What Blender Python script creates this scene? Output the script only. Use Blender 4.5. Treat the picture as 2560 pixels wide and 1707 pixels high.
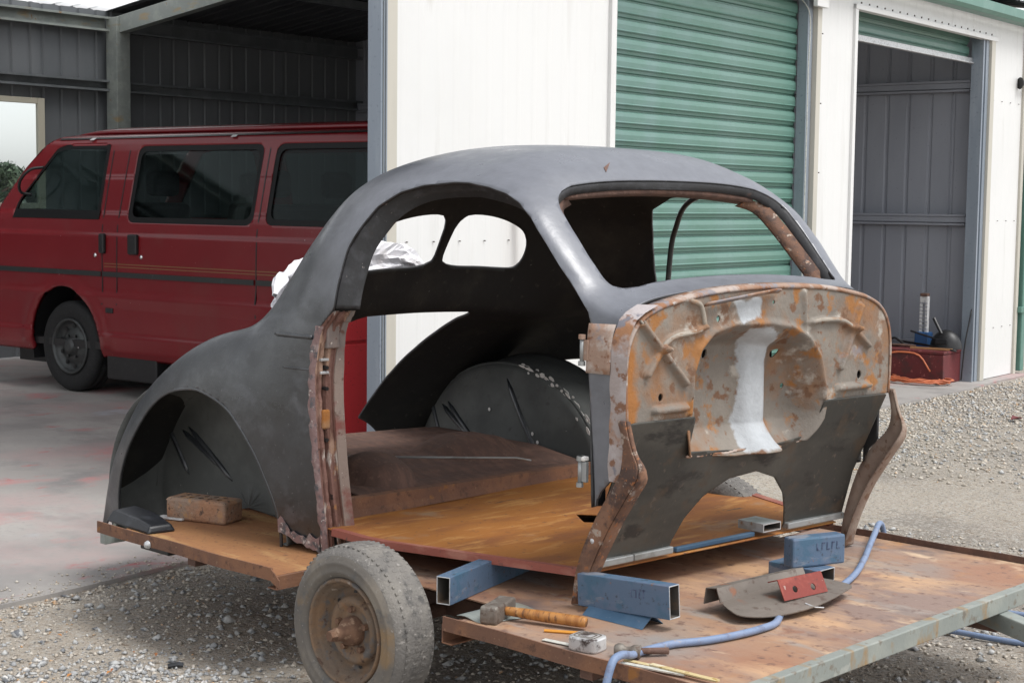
import bpy, bmesh, math, random
import numpy as np
from mathutils import Matrix, Vector
random.seed(7); rng = np.random.default_rng(7)
R = math.radians
for o in list(bpy.data.objects): bpy.data.objects.remove(o)
scene = bpy.context.scene
col = scene.collection

# ------------------------------------------------------------------ camera
cam = bpy.data.cameras.new('camera'); cam.sensor_width = 36; cam.lens = 55.41; cam.sensor_fit = 'HORIZONTAL'
cam.clip_end = 2000; cam.clip_start = .05
camo = bpy.data.objects.new('camera', cam); col.objects.link(camo)
RX = Vector((0.72231689, 0.69146279, 0.01172681)); UP = Vector((-0.06945495, 0.05566201, 0.996031)); FW = Vector((-0.68806564, 0.7202645, -0.08823112))
M = Matrix.Identity(4)
for i in range(3):
    M[i][0] = RX[i]; M[i][1] = UP[i]; M[i][2] = -FW[i]
M.translation = Vector((3.304, -3.696, 1.44))
camo.matrix_world = M
scene.camera = camo

# ------------------------------------------------------------------ overcast daylight
SUN_EL, SUN_AZ = R(62), R(14)          # azimuth measured from +X towards +Y
w = bpy.data.worlds.new('World'); scene.world = w; w.use_nodes = True
nt = w.node_tree; bg = nt.nodes['Background']
sky = nt.nodes.new('ShaderNodeTexSky'); sky.sky_type = 'NISHITA'; sky.sun_disc = False
sky.sun_elevation = SUN_EL; sky.sun_rotation = math.pi/2 - SUN_AZ
sky.dust_density = 1.5; sky.air_density = 1.0
hs = nt.nodes.new('ShaderNodeHueSaturation'); hs.inputs['Saturation'].default_value = .12
hs.inputs['Value'].default_value = 1.05
nt.links.new(sky.outputs[0], hs.inputs['Color']); nt.links.new(hs.outputs[0], bg.inputs['Color'])
bg.inputs['Strength'].default_value = .15
sl = bpy.data.lights.new('sun', 'SUN'); sl.energy = 1.5; sl.angle = R(22); sl.color = (1, .985, .96)
so = bpy.data.objects.new('sun', sl); col.objects.link(so)
sd = Vector((math.cos(SUN_EL)*math.cos(SUN_AZ), math.cos(SUN_EL)*math.sin(SUN_AZ), math.sin(SUN_EL)))
so.rotation_euler = sd.to_track_quat('Z', 'Y').to_euler(); so.location = sd*30
scene.view_settings.view_transform = 'Standard'; scene.view_settings.look = 'None'
scene.view_settings.exposure = .72; scene.view_settings.gamma = 1
scene.view_settings.use_curve_mapping = False
scene.cycles.max_bounces = 7; scene.cycles.diffuse_bounces = 3; scene.cycles.glossy_bounces = 3; scene.cycles.transparent_max_bounces = 12

# ------------------------------------------------------------------ materials
MATS = {}
def mat(name, base, layers=(), rough=.6, metal=0, bump=(), spec=.5, rough_var=0, coord='Object', attr=None, sheen=0):
    """layers: (scale, lo, hi, colour[, stretch xyz[, detail]]) noise-masked coats; bump: (scale, strength[, stretch])"""
    m = bpy.data.materials.new(name); m.use_nodes = True
    N = m.node_tree.nodes; L = m.node_tree.links; b = N['Principled BSDF']
    tc = N.new('ShaderNodeTexCoord')
    def noise(scale, stretch=None, detail=6, seed=0, rough_=.6):
        mp = N.new('ShaderNodeMapping'); L.new(tc.outputs[coord], mp.inputs[0])
        mp.inputs['Location'].default_value = (seed*3.1, seed*7.7, seed*1.3)
        if stretch: mp.inputs['Scale'].default_value = stretch
        n = N.new('ShaderNodeTexNoise'); n.inputs['Scale'].default_value = scale; n.inputs['Detail'].default_value = detail
        n.inputs['Roughness'].default_value = rough_
        L.new(mp.outputs[0], n.inputs['Vector']); return n.outputs[0]
    c = N.new('ShaderNodeRGB'); c.outputs[0].default_value = (*base, 1); cur = c.outputs[0]
    for i, ly in enumerate(layers):
        sc, lo, hi, colr = ly[:4]; st = ly[4] if len(ly) > 4 else None; dt = ly[5] if len(ly) > 5 else 6
        mr = N.new('ShaderNodeMapRange'); mr.inputs[1].default_value = lo; mr.inputs[2].default_value = hi
        L.new(noise(sc, st, dt, i+1), mr.inputs[0])
        mx = N.new('ShaderNodeMix'); mx.data_type = 'RGBA'
        L.new(mr.outputs[0], mx.inputs[0]); L.new(cur, mx.inputs[6]); mx.inputs[7].default_value = (*colr, 1); cur = mx.outputs[2]
    if attr:
        at = N.new('ShaderNodeVertexColor'); at.layer_name = 'mask'
        sp = N.new('ShaderNodeSeparateColor'); L.new(at.outputs[0], sp.inputs[0])
        for ch, at_ in enumerate(attr):
            colr, sc = at_[:2]; lo_, hi_ = at_[2:] if len(at_) > 2 else (.85, 1.05)
            # ragged edge: mask + noise, thresholded
            ad = N.new('ShaderNodeMath'); ad.operation = 'MULTIPLY_ADD'; L.new(noise(sc, None, 6, 20+ch), ad.inputs[0]); ad.inputs[1].default_value = .9
            L.new(sp.outputs[ch], ad.inputs[2])
            mr = N.new('ShaderNodeMapRange'); mr.inputs[1].default_value = lo_; mr.inputs[2].default_value = hi_; L.new(ad.outputs[0], mr.inputs[0])
            nz = N.new('ShaderNodeMix'); nz.data_type = 'RGBA'; L.new(noise(25, None, 5, 30+ch), nz.inputs[0])
            nz.inputs[6].default_value = (*[x*.75 for x in colr], 1); nz.inputs[7].default_value = (*[min(1, x*1.2) for x in colr], 1)
            mx = N.new('ShaderNodeMix'); mx.data_type = 'RGBA'; L.new(mr.outputs[0], mx.inputs[0]); L.new(cur, mx.inputs[6]); L.new(nz.outputs[2], mx.inputs[7]); cur = mx.outputs[2]
    L.new(cur, b.inputs['Base Color'])
    b.inputs['Metallic'].default_value = metal; b.inputs['Roughness'].default_value = rough
    b.inputs['Specular IOR Level'].default_value = spec
    if rough_var:
        mr = N.new('ShaderNodeMapRange'); mr.inputs[3].default_value = rough-rough_var; mr.inputs[4].default_value = min(1, rough+rough_var)
        mr.inputs[1].default_value = .3; mr.inputs[2].default_value = .7
        L.new(noise(9, None, 5, 11), mr.inputs[0]); L.new(mr.outputs[0], b.inputs['Roughness'])
    prev = None
    for i, bp in enumerate(bump):
        bn = N.new('ShaderNodeBump'); bn.inputs['Strength'].default_value = bp[1]; bn.inputs['Distance'].default_value = bp[3] if len(bp) > 3 else .01
        L.new(noise(bp[0], bp[2] if len(bp) > 2 else None, 6, 40+i), bn.inputs['Height'])
        if prev: L.new(prev, bn.inputs['Normal'])
        prev = bn.outputs[0]
    if prev: L.new(prev, b.inputs['Normal'])
    if sheen: b.inputs['Sheen Weight'].default_value = sheen; b.inputs['Sheen Roughness'].default_value = .45; b.inputs['Sheen Tint'].default_value = (.85, .88, 1, 1)
    MATS[name] = m
    return m

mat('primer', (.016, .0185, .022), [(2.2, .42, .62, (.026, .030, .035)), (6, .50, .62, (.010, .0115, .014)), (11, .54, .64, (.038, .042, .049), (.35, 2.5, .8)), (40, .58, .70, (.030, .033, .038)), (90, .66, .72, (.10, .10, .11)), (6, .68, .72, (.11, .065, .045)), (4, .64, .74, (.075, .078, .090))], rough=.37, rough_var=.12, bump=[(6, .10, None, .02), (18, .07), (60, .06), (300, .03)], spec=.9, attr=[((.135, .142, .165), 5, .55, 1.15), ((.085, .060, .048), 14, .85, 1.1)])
mat('undercoat', (.019, .019, .019), [(4, .5, .68, (.038, .036, .032)), (30, .62, .72, (.05, .045, .04)), (80, .70, .74, (.16, .15, .14))], rough=.75, bump=[(40, .15)], spec=.3)
mat('tub', (.075, .080, .078), [(4, .45, .65, (.115, .122, .118)), (26, .60, .70, (.075, .075, .072)), (55, .70, .74, (.30, .29, .27))], rough=.7, bump=[(30, .12)])
mat('jamb', (.024, .024, .026), [(20, .5, .66, (.045, .045, .05)), (50, .68, .72, (.22, .20, .19)), (9, .66, .74, (.09, .045, .03))], rough=.55, bump=[(60, .15)])
mat('post_rust', (.20, .105, .085), [(9, .45, .58, (.12, .055, .040), (1, 1, .35)), (14, .52, .60, (.34, .22, .16), (1, 1, .3)), (22, .58, .64, (.45, .40, .36), (1, 1, .4)), (7, .60, .66, (.36, .17, .05)), (40, .64, .68, (.035, .022, .02)), (11, .66, .70, (.32, .13, .12))], rough=.8, bump=[(50, .4), (15, .3)])
mat('post_flat', (.17, .14, .13), [(8, .5, .62, (.26, .20, .17), (1, 1, .3)), (30, .60, .68, (.12, .06, .045)), (60, .67, .70, (.5, .45, .4)), (6, .58, .66, (.20, .075, .06))], rough=.75, bump=[(60, .2)])
mat('filler', (.21, .135, .13), [(18, .5, .6, (.30, .23, .22)), (24, .52, .60, (.085, .082, .09)), (50, .62, .66, (.5, .45, .42))], rough=.8, bump=[(35, .5)])
mat('rust_orange', (.33, .125, .022), [(5, .45, .62, (.24, .085, .022), (1.6, .5, 1)), (12, .55, .66, (.42, .20, .055), (2.2, .45, 1)), (45, .60, .72, (.14, .06, .03)), (3, .60, .70, (.30, .18, .10)), (8, .66, .72, (.085, .05, .035), (3, .5, 1))], rough=.8, bump=[(70, .15), (12, .1)])
mat('rust_brown', (.15, .075, .048), [(6, .45, .6, (.21, .10, .055)), (40, .55, .68, (.10, .05, .033)), (80, .64, .72, (.26, .15, .09)), (10, .62, .68, (.28, .12, .035))], rough=.85, bump=[(90, .25), (14, .15)])
mat('rust_dark', (.105, .060, .046), [(10, .45, .6, (.15, .082, .06), (1, 3, 1)), (50, .58, .68, (.17, .10, .075))], rough=.85, bump=[(60, .3)])
mat('tray_sheet', (.34, .205, .130), [(1.6, .46, .60, (.25, .175, .145), (.8, 1.1, 1)), (2.2, .48, .62, (.30, .155, .095), (.8, 1.2, 1)), (3.2, .50, .66, (.50, .31, .18), (.6, 1.4, 1)), (7, .58, .70, (.58, .42, .28), (.6, 1.4, 1)), (4, .60, .70, (.38, .19, .08), (.8, 1.2, 1)), (1.3, .52, .66, (.25, .22, .20)), (5, .58, .68, (.30, .26, .23), (.5, 1.6, 1)), (11, .60, .68, (.26, .14, .095)), (30, .56, .70, (.14, .08, .062)), (2.6, .60, .72, (.13, .10, .095)), (120, .70, .74, (.5, .42, .34))], rough=.62, rough_var=.1, bump=[(80, .12), (8, .08)])
mat('tray_rear', (.34, .16, .065), [(3, .45, .62, (.25, .11, .05), (.6, 1.2, 1)), (6, .52, .66, (.44, .26, .11), (.5, 2, 1)), (50, .56, .70, (.19, .09, .045))], rough=.85, bump=[(120, .25), (12, .12)])
mat('sill_red', (.26, .075, .052), [(12, .5, .62, (.34, .14, .10), (.4, 1, 1)), (40, .62, .70, (.14, .06, .045))], rough=.7, bump=[(60, .15)])
mat('toe_black', (.052, .052, .047), [(5, .45, .62, (.085, .082, .072), (1, .35, 1)), (30, .56, .64, (.035, .034, .032), (1, .2, .3)), (9, .55, .66, (.085, .065, .048)), (40, .62, .70, (.12, .10, .085)), (3, .66, .74, (.15, .06, .03))], rough=.6, metal=.25, bump=[(45, .08)])
mat('firewall', (.170, .148, .126), [(4, .42, .58, (.22, .193, .163)), (5, .47, .64, (.235, .125, .065)), (11, .55, .63, (.29, .125, .035)), (16, .58, .64, (.15, .075, .04)), (26, .62, .68, (.19, .095, .055)), (9, .60, .68, (.38, .345, .30)), (50, .68, .72, (.12, .07, .045)), (8, .64, .72, (.23, .20, .205))], rough=.72, bump=[(40, .3), (120, .15)],
    attr=[((.40, .42, .44), 26), ((.31, .125, .030), 9), ((.13, .125, .12), 8)])
mat('rib_rust', (.27, .235, .195), [(6, .45, .58, (.34, .30, .25)), (9, .52, .62, (.27, .135, .06)), (30, .60, .67, (.16, .085, .05))], rough=.7, bump=[(60, .25)])
mat('cowl_corner', (.33, .28, .265), [(9, .46, .58, (.41, .37, .37)), (7, .52, .62, (.30, .145, .07)), (22, .56, .62, (.20, .10, .06)), (14, .60, .66, (.17, .165, .19))], rough=.7, bump=[(50, .3)])
mat('rail_galv', (.25, .27, .25), [(5, .46, .60, (.30, .315, .285), (1, 1.5, 1)), (6, .54, .64, (.30, .20, .10), (1, 2, 1)), (30, .58, .66, (.19, .17, .14)), (12, .62, .68, (.34, .35, .32))], rough=.6, metal=.2, bump=[(60, .1)])
mat('cowl_rust', (.30, .20, .15), [(8, .45, .58, (.25, .115, .055)), (14, .50, .58, (.38, .31, .27)), (10, .58, .64, (.22, .20, .21)), (35, .58, .66, (.19, .085, .045)), (20, .64, .68, (.45, .42, .40))], rough=.75, bump=[(45, .35)])
mat('leg_rust', (.135, .070, .045), [(9, .45, .56, (.22, .115, .07)), (16, .50, .58, (.075, .045, .036)), (30, .58, .64, (.36, .29, .24)), (8, .60, .66, (.27, .24, .22)), (60, .6, .66, (.30, .12, .05))], rough=.82, bump=[(50, .4)])
mat('leg_pale', (.27, .20, .16), [(9, .45, .6, (.33, .26, .21)), (20, .56, .64, (.20, .12, .08)), (60, .62, .68, (.14, .08, .05))], rough=.8, bump=[(70, .25)])
mat('bare_steel', (.33, .34, .34), [(12, .5, .62, (.24, .24, .23)), (30, .62, .70, (.22, .14, .09))], rough=.45, metal=.5, bump=[(60, .08)])
mat('cut_steel', (.55, .56, .57), [(60, .5, .62, (.40, .40, .40))], rough=.4, metal=.5)
mat('galv', (.25, .275, .26), [(7, .46, .60, (.31, .335, .31)), (3, .58, .68, (.33, .26, .16), (1, 1, 3)), (40, .60, .70, (.24, .25, .24)), (14, .66, .72, (.27, .16, .08))], rough=.6, metal=.25, bump=[(60, .08)])
mat('galv_blue', (.25, .29, .34), [(6, .46, .6, (.31, .35, .40), (1, 1, .15)), (50, .6, .7, (.20, .23, .27))], rough=.5, metal=.35)
mat('zinc_dark', (.16, .175, .185), [(5, .46, .6, (.20, .215, .225), (1, 1, .3)), (50, .6, .7, (.13, .14, .15))], rough=.5, metal=.4)
mat('tube_blue', (.085, .135, .21), [(5, .45, .58, (.125, .150, .215)), (13, .50, .60, (.055, .12, .19)), (24, .58, .66, (.20, .22, .26), (.3, 1, 1)), (60, .60, .66, (.05, .07, .10)), (8, .64, .70, (.20, .17, .17)), (30, .68, .72, (.22, .11, .06))], rough=.5, rough_var=.12, bump=[(50, .12)])
mat('tube_dark_blue', (.035, .085, .15), [(7, .5, .62, (.055, .11, .18)), (50, .62, .7, (.1, .14, .2))], rough=.5)
mat('tube_inside', (.085, .078, .07), [(20, .5, .62, (.14, .10, .07))], rough=.7)
mat('stamp_ink', (.045, .06, .12), [(60, .45, .6, (.10, .14, .22))], rough=.6)
mat('white_wall', (.70, .70, .692), [(1.2, .45, .65, (.675, .675, .665)), (9, .58, .72, (.64, .635, .62), (1, 1, .1)), (3, .68, .78, (.55, .535, .505), (1, 1, .25))], rough=.5, bump=[(3, .02)])
mat('white_trim', (.50, .475, .415), [(6, .5, .65, (.46, .44, .385), (1, 1, .2))], rough=.5)
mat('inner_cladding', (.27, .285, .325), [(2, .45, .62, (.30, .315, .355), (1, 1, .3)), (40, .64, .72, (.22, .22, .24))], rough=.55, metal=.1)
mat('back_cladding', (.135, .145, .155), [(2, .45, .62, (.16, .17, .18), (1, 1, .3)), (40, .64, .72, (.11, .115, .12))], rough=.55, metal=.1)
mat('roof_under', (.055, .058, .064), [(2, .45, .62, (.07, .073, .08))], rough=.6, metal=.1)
mat('door_green', (.105, .215, .175), [(2, .42, .62, (.125, .235, .198), (.6, .6, 1.5)), (30, .60, .72, (.092, .185, .15)), (5, .56, .72, (.16, .26, .235), (.4, 1, 1)), (1.1, .5, .66, (.15, .245, .235)), (60, .70, .76, (.24, .29, .26))], rough=.38, rough_var=.06)
mat('gutter_green', (.10, .22, .18), [(6, .5, .65, (.13, .25, .21))], rough=.4)
mat('screw', (.10, .09, .08), rough=.6)
mat('van_rubber', (.006, .0065, .007), [(30, .55, .7, (.012, .012, .012))], rough=.6, spec=.25)
mat('van_red', (.165, .008, .012), [(3, .45, .65, (.18, .010, .014)), (2, .55, .72, (.16, .018, .019)), (70, .725, .74, (.65, .55, .5))], rough=.25, spec=.5, bump=[(300, .015)])
mat('red_dust', (.66, .04, .05), [(60, .60, .70, (.36, .03, .03))], rough=.5)
mat('black_plastic', (.012, .012, .013), [(30, .55, .7, (.022, .022, .023))], rough=.45, bump=[(120, .06)])
mat('black_trim', (.022, .024, .024), [(20, .6, .7, (.06, .06, .06))], rough=.4)
mat('gold_line', (.20, .10, .035), [(30, .6, .7, (.12, .04, .02))], rough=.5)
mat('van_tyre', (.009, .0095, .010), [(30, .55, .68, (.018, .018, .019))], rough=.8, bump=[(60, .2)])
mat('van_rim', (.07, .075, .075), [(14, .5, .62, (.06, .06, .06))], rough=.5, metal=.6)
mat('chrome', (.75, .75, .75), rough=.2, metal=1)
mat('seat', (.025, .027, .032), [(40, .5, .6, (.04, .04, .045))], rough=.9)
mat('tyre', (.155, .145, .135), [(7, .45, .60, (.21, .195, .175)), (26, .54, .64, (.105, .10, .095)), (60, .60, .68, (.30, .28, .26)), (5, .62, .70, (.20, .14, .09))], rough=.9, bump=[(60, .5), (160, .3)])
mat('tyre_wall', (.135, .122, .108), [(6, .45, .60, (.20, .175, .145)), (20, .54, .64, (.11, .105, .10)), (4, .60, .70, (.22, .15, .085)), (80, .62, .70, (.26, .24, .22))], rough=.85, bump=[(50, .2)])
mat('wheel_rust', (.155, .115, .085), [(9, .45, .58, (.20, .125, .075)), (18, .54, .62, (.115, .105, .10)), (40, .58, .66, (.085, .05, .035)), (30, .64, .70, (.30, .25, .21)), (6, .64, .70, (.26, .13, .06))], rough=.85, bump=[(45, .5)])
mat('hub_rust', (.19, .105, .065), [(14, .45, .6, (.13, .07, .045)), (40, .56, .64, (.28, .18, .12))], rough=.9, bump=[(60, .5)])
mat('brick', (.34, .185, .11), [(9, .45, .60, (.28, .20, .15)), (24, .54, .62, (.40, .23, .12)), (60, .58, .66, (.12, .075, .055)), (40, .64, .70, (.36, .26, .19))], rough=.9, bump=[(70, .6), (18, .3)])
mat('hose', (.165, .225, .35), [(9, .5, .65, (.20, .25, .37)), (24, .56, .64, (.14, .17, .26)), (60, .62, .70, (.28, .25, .24))], rough=.55, bump=[(60, .15)])
mat('wood_handle', (.40, .18, .05), [(6, .48, .60, (.30, .12, .03), (8, 1, 1)), (30, .52, .62, (.15, .065, .025), (4, 1, 1)), (12, .62, .70, (.58, .36, .16))], rough=.45, bump=[(40, .1)])
mat('hammer_iron', (.16, .135, .115), [(20, .5, .6, (.22, .20, .175)), (50, .56, .66, (.10, .07, .055))], rough=.6, metal=.4, bump=[(50, .3)])
mat('pencil_yellow', (.62, .27, .03), rough=.5)
mat('tape_case', (.50, .50, .50), [(30, .48, .56, (.09, .07, .065)), (14, .52, .60, (.62, .62, .62))], rough=.35, metal=.4)
mat('tape_blade', (.55, .55, .50), [(60, .5, .6, (.42, .42, .40))], rough=.5)
mat('rule_wood', (.52, .42, .22), [(20, .5, .62, (.60, .55, .42)), (50, .58, .66, (.34, .22, .06))], rough=.6)
mat('red_bracket', (.20, .028, .018), [(16, .5, .62, (.27, .055, .035)), (50, .60, .68, (.11, .025, .02)), (30, .66, .70, (.4, .3, .26))], rough=.55, bump=[(60, .12)])
mat('scrap_sheet', (.17, .145, .125), [(8, .45, .6, (.22, .19, .165), (1, .4, 1)), (30, .56, .66, (.11, .08, .065)), (10, .62, .70, (.26, .11, .06))], rough=.6, metal=.3, bump=[(60, .12)])
mat('rubber_black', (.012, .013, .016), [(12, .55, .68, (.03, .033, .04))], rough=.4)
mat('plastic_white', (.74, .73, .76), [(6, .55, .66, (.70, .66, .66)), (9, .64, .70, (.55, .42, .34))], rough=.35, bump=[(9, .25)])
mat('red_box', (.13, .022, .024), [(8, .5, .62, (.08, .025, .025)), (30, .60, .68, (.28, .09, .08))], rough=.6)
mat('orange_cord', (.55, .16, .07), [(20, .5, .65, (.44, .12, .06))], rough=.5)
mat('tool_blue', (.03, .09, .22), rough=.4)
mat('tool_white', (.62, .62, .62), [(30, .5, .6, (.45, .45, .45))], rough=.5)
mat('stick', (.38, .20, .09), rough=.7)
mat('concrete', (.30, .28, .265), [(.9, .42, .62, (.36, .34, .32)), (2.2, .48, .62, (.255, .24, .23), (1, 1.3, 1)), (.8, .52, .66, (.37, .275, .265)), (1.3, .58, .68, (.42, .21, .205), (1.3, .9, 1)), (5, .62, .72, (.40, .13, .135), (1.4, .8, 1)), (1.7, .60, .70, (.215, .205, .20)), (30, .55, .70, (.28, .265, .255)), (140, .68, .72, (.14, .13, .12)), (1.6, .64, .76, (.36, .375, .41))], rough=.75, bump=[(140, .12), (14, .08)])
mat('gravel_ground', (.33, .285, .235), [(.5, .42, .60, (.39, .34, .28)), (1.1, .48, .60, (.23, .20, .17)), (3, .54, .66, (.36, .31, .25)), (45, .50, .62, (.40, .37, .33)), (70, .55, .63, (.15, .14, .125)), (130, .58, .66, (.47, .45, .42)), (26, .60, .68, (.21, .16, .115))], rough=.9, bump=[(60, .7, None, .02), (170, .6, None, .01), (6, .4, None, .05)])
mat('stone_grey', (.30, .305, .31), [(24, .45, .55, (.44, .44, .43)), (31, .54, .60, (.13, .135, .145)), (17, .56, .62, (.58, .56, .53))], rough=.85)
mat('stone_tan', (.42, .37, .31), [(24, .45, .55, (.52, .48, .42)), (31, .54, .60, (.26, .23, .19)), (17, .60, .66, (.45, .28, .15))], rough=.85)
mat('dry_leaf', (.42, .18, .05), [(20, .5, .6, (.30, .12, .05))], rough=.7)
mat('leaf', (.045, .075, .045), [(.8, .45, .6, (.07, .105, .06))], rough=.7)
mat('bark', (.12, .095, .075), rough=.9)
mat('window_frame', (.50, .47, .38), rough=.5)
mat('white_tab_gap_light', (.75, .73, .70), rough=.6)  # white of the painted gap-light flecks on the far tub, and the hinge tab
# glass: tinted panes that both reflect and let light through
def glass(name, tint, refl):
    m = bpy.data.materials.new(name); m.use_nodes = True; N = m.node_tree.nodes; L = m.node_tree.links
    N.remove(N['Principled BSDF']); t = N.new('ShaderNodeBsdfTransparent'); t.inputs[0].default_value = (*tint, 1)
    g = N.new('ShaderNodeBsdfGlossy'); g.inputs['Roughness'].default_value = .03; g.inputs[0].default_value = (.9, .95, .95, 1)
    f = N.new('ShaderNodeFresnel'); f.inputs[0].default_value = refl; x = N.new('ShaderNodeMixShader')
    L.new(f.outputs[0], x.inputs[0]); L.new(t.outputs[0], x.inputs[1]); L.new(g.outputs[0], x.inputs[2]); L.new(x.outputs[0], N['Material Output'].inputs[0])
    MATS[name] = m
glass('van_glass', (.66, .72, .71), 1.16); glass('window_glass', (.92, .94, .94), 1.4)
m = bpy.data.materials.new('skylight_sheet'); m.use_nodes = True; N = m.node_tree.nodes; L = m.node_tree.links
N.remove(N['Principled BSDF']); a_ = N.new('ShaderNodeBsdfTranslucent'); a_.inputs[0].default_value = (.9, .9, .9, 1); b_ = N.new('ShaderNodeBsdfTransparent'); x_ = N.new('ShaderNodeMixShader'); x_.inputs[0].default_value = .45
L.new(a_.outputs[0], x_.inputs[1]); L.new(b_.outputs[0], x_.inputs[2]); L.new(x_.outputs[0], N['Material Output'].inputs[0]); MATS['skylight_sheet'] = m

# ------------------------------------------------------------------ builders
def tag(o, label, cat, group=None, kind=None):
    o['label'] = label; o['category'] = cat
    if group: o['group'] = group
    if kind: o['kind'] = kind
    return o
def empty(name, loc=(0, 0, 0), rz=0, label=None, cat=None, group=None):
    o = bpy.data.objects.new(name, None); col.objects.link(o); o.location = loc; o.rotation_euler = (0, 0, rz); o.empty_display_size = .1
    if label: tag(o, label, cat, group)
    return o
def link(name, me, mats, parent=None, smooth=False, bevel=0, solid=None, loc=None, rot=None):
    for mm in ([mats] if isinstance(mats, str) else mats): me.materials.append(MATS[mm])
    if smooth: me.shade_smooth()
    o = bpy.data.objects.new(name, me); col.objects.link(o)
    if parent: o.parent = parent
    if loc is not None: o.location = loc
    if rot is not None: o.rotation_euler = rot
    if solid:
        s = o.modifiers.new('thick', 'SOLIDIFY'); s.thickness = solid[0]; s.offset = solid[1]
        if len(solid) > 2: s.material_offset = solid[2]; s.material_offset_rim = solid[3]
    if bevel:
        b = o.modifiers.new('bevel', 'BEVEL'); b.width = bevel; b.segments = 2; b.limit_method = 'ANGLE'; b.angle_limit = R(40); b.harden_normals = False
    return o
class MB:
    def __init__(s): s.v = []; s.f = []; s.mi = []; s.cur = 0
    def add(s, vs, fs):
        n = len(s.v); s.v += [tuple(map(float, p)) for p in vs]; s.f += [tuple(i+n for i in f) for f in fs]; s.mi += [s.cur]*len(fs); return s
    def box(s, x0, x1, y0, y1, z0, z1):
        return s.add([(x0, y0, z0), (x1, y0, z0), (x1, y1, z0), (x0, y1, z0), (x0, y0, z1), (x1, y0, z1), (x1, y1, z1), (x0, y1, z1)],
                     [(3, 2, 1, 0), (4, 5, 6, 7), (0, 1, 5, 4), (1, 2, 6, 5), (2, 3, 7, 6), (3, 0, 4, 7)])
    def bar(s, p, q, wd, h, up=(0, 0, 1)):
        p = np.array(p, float); q = np.array(q, float); d = q-p; d /= np.linalg.norm(d); u = np.array(up, float)
        sd_ = np.cross(d, u); sd_ /= np.linalg.norm(sd_); u = np.cross(sd_, d)
        vs = [b+sd_*wd/2*i+u*h/2*j for b in (p, q) for i, j in ((-1, -1), (1, -1), (1, 1), (-1, 1))]
        return s.add(vs, [(0, 1, 2, 3)[::-1], (4, 5, 6, 7), (0, 1, 5, 4), (1, 2, 6, 5), (2, 3, 7, 6), (3, 0, 4, 7)])
    def sweep(s, pts, r, n=10, caps=True):
        pts = [np.array(p, float) for p in pts]; rs = r if hasattr(r, '__len__') else [r]*len(pts); vs = []; ref = None
        for i, p in enumerate(pts):
            t = pts[min(i+1, len(pts)-1)]-pts[max(i-1, 0)]; t /= np.linalg.norm(t)
            if ref is None: ref = np.array((0, 0, 1.)) if abs(t[2]) < .9 else np.array((1., 0, 0))
            a = np.cross(t, ref); a /= np.linalg.norm(a); b = np.cross(a, t); ref = b
            vs += [p+rs[i]*(a*math.cos(2*math.pi*k/n)+b*math.sin(2*math.pi*k/n)) for k in range(n)]
        fs = [(i*n+k, i*n+(k+1) % n, (i+1)*n+(k+1) % n, (i+1)*n+k) for i in range(len(pts)-1) for k in range(n)]
        if caps: fs += [tuple(range(n))[::-1], tuple(range((len(pts)-1)*n, len(pts)*n))]
        return s.add(vs, fs)
    def prism(s, poly, axis, a, b):
        """extrude 2D polygon along axis ('x','y','z') from a to b"""
        def P(p, t): return {'x': (t, p[0], p[1]), 'y': (p[0], t, p[1]), 'z': (p[0], p[1], t)}[axis]
        n = len(poly); vs = [P(p, a) for p in poly]+[P(p, b) for p in poly]
        return s.add(vs, [tuple(range(n))[::-1], tuple(range(n, 2*n))]+[(i, (i+1) % n, n+(i+1) % n, n+i) for i in range(n)])
    def lathe(s, prof, n=40, axis='y', c=(0, 0, 0), closed=False):
        vs = []; m_ = len(prof)
        for i in range(n):
            a = 2*math.pi*i/n; ca, sa = math.cos(a), math.sin(a)
            for r_, h in prof:
                vs.append({'y': (c[0]+r_*ca, c[1]+h, c[2]+r_*sa), 'z': (c[0]+r_*ca, c[1]+r_*sa, c[2]+h), 'x': (c[0]+h, c[1]+r_*ca, c[2]+r_*sa)}[axis])
        rngm = m_ if closed else m_-1
        fs = [(i*m_+j, ((i+1) % n)*m_+j, ((i+1) % n)*m_+(j+1) % m_, i*m_+(j+1) % m_) for i in range(n) for j in range(rngm)]
        return s.add(vs, fs)
    def grid(s, P):
        P = np.asarray(P, float); a, b = P.shape[:2]
        return s.add(P.reshape(-1, 3), [(i*b+j, (i+1)*b+j, (i+1)*b+j+1, i*b+j+1) for i in range(a-1) for j in range(b-1)])
    def mesh(s, name):
        me = bpy.data.meshes.new(name); me.from_pydata(s.v, [], s.f); me.polygons.foreach_set('material_index', s.mi)
        bm = bmesh.new(); bm.from_mesh(me); bmesh.ops.recalc_face_normals(bm, faces=bm.faces); bm.to_mesh(me); bm.free(); return me
    def build(s, name, mats, parent=None, **k): return link(name, s.mesh(name), mats, parent, **k)
def rhs(mb, length, wd, h, t):
    """hollow rectangular tube along +x, base centred at y=0, z=0..h ; material 0 outside, 1 inside, 2 cut ends"""
    o = [(-wd/2, 0), (wd/2, 0), (wd/2, h), (-wd/2, h)]; i = [(-wd/2+t, t), (wd/2-t, t), (wd/2-t, h-t), (-wd/2+t, h-t)]
    vs = [(x, *p) for x in (0, length) for p in o]+[(x, *p) for x in (0, length) for p in i]
    mb.cur = 0; n = len(mb.v); mb.v += vs
    def F(fs, c): mb.f.extend(tuple(q+n for q in f) for f in fs); mb.mi.extend([c]*len(fs))
    F([(k, (k+1) % 4, 4+(k+1) % 4, 4+k) for k in range(4)], 0)
    F([(8+k, 12+k, 12+(k+1) % 4, 8+(k+1) % 4) for k in range(4)], 1)
    F([(k, 8+k, 8+(k+1) % 4, (k+1) % 4) for k in range(4)]+[(4+k, 4+(k+1) % 4, 12+(k+1) % 4, 12+k) for k in range(4)], 2)
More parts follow.
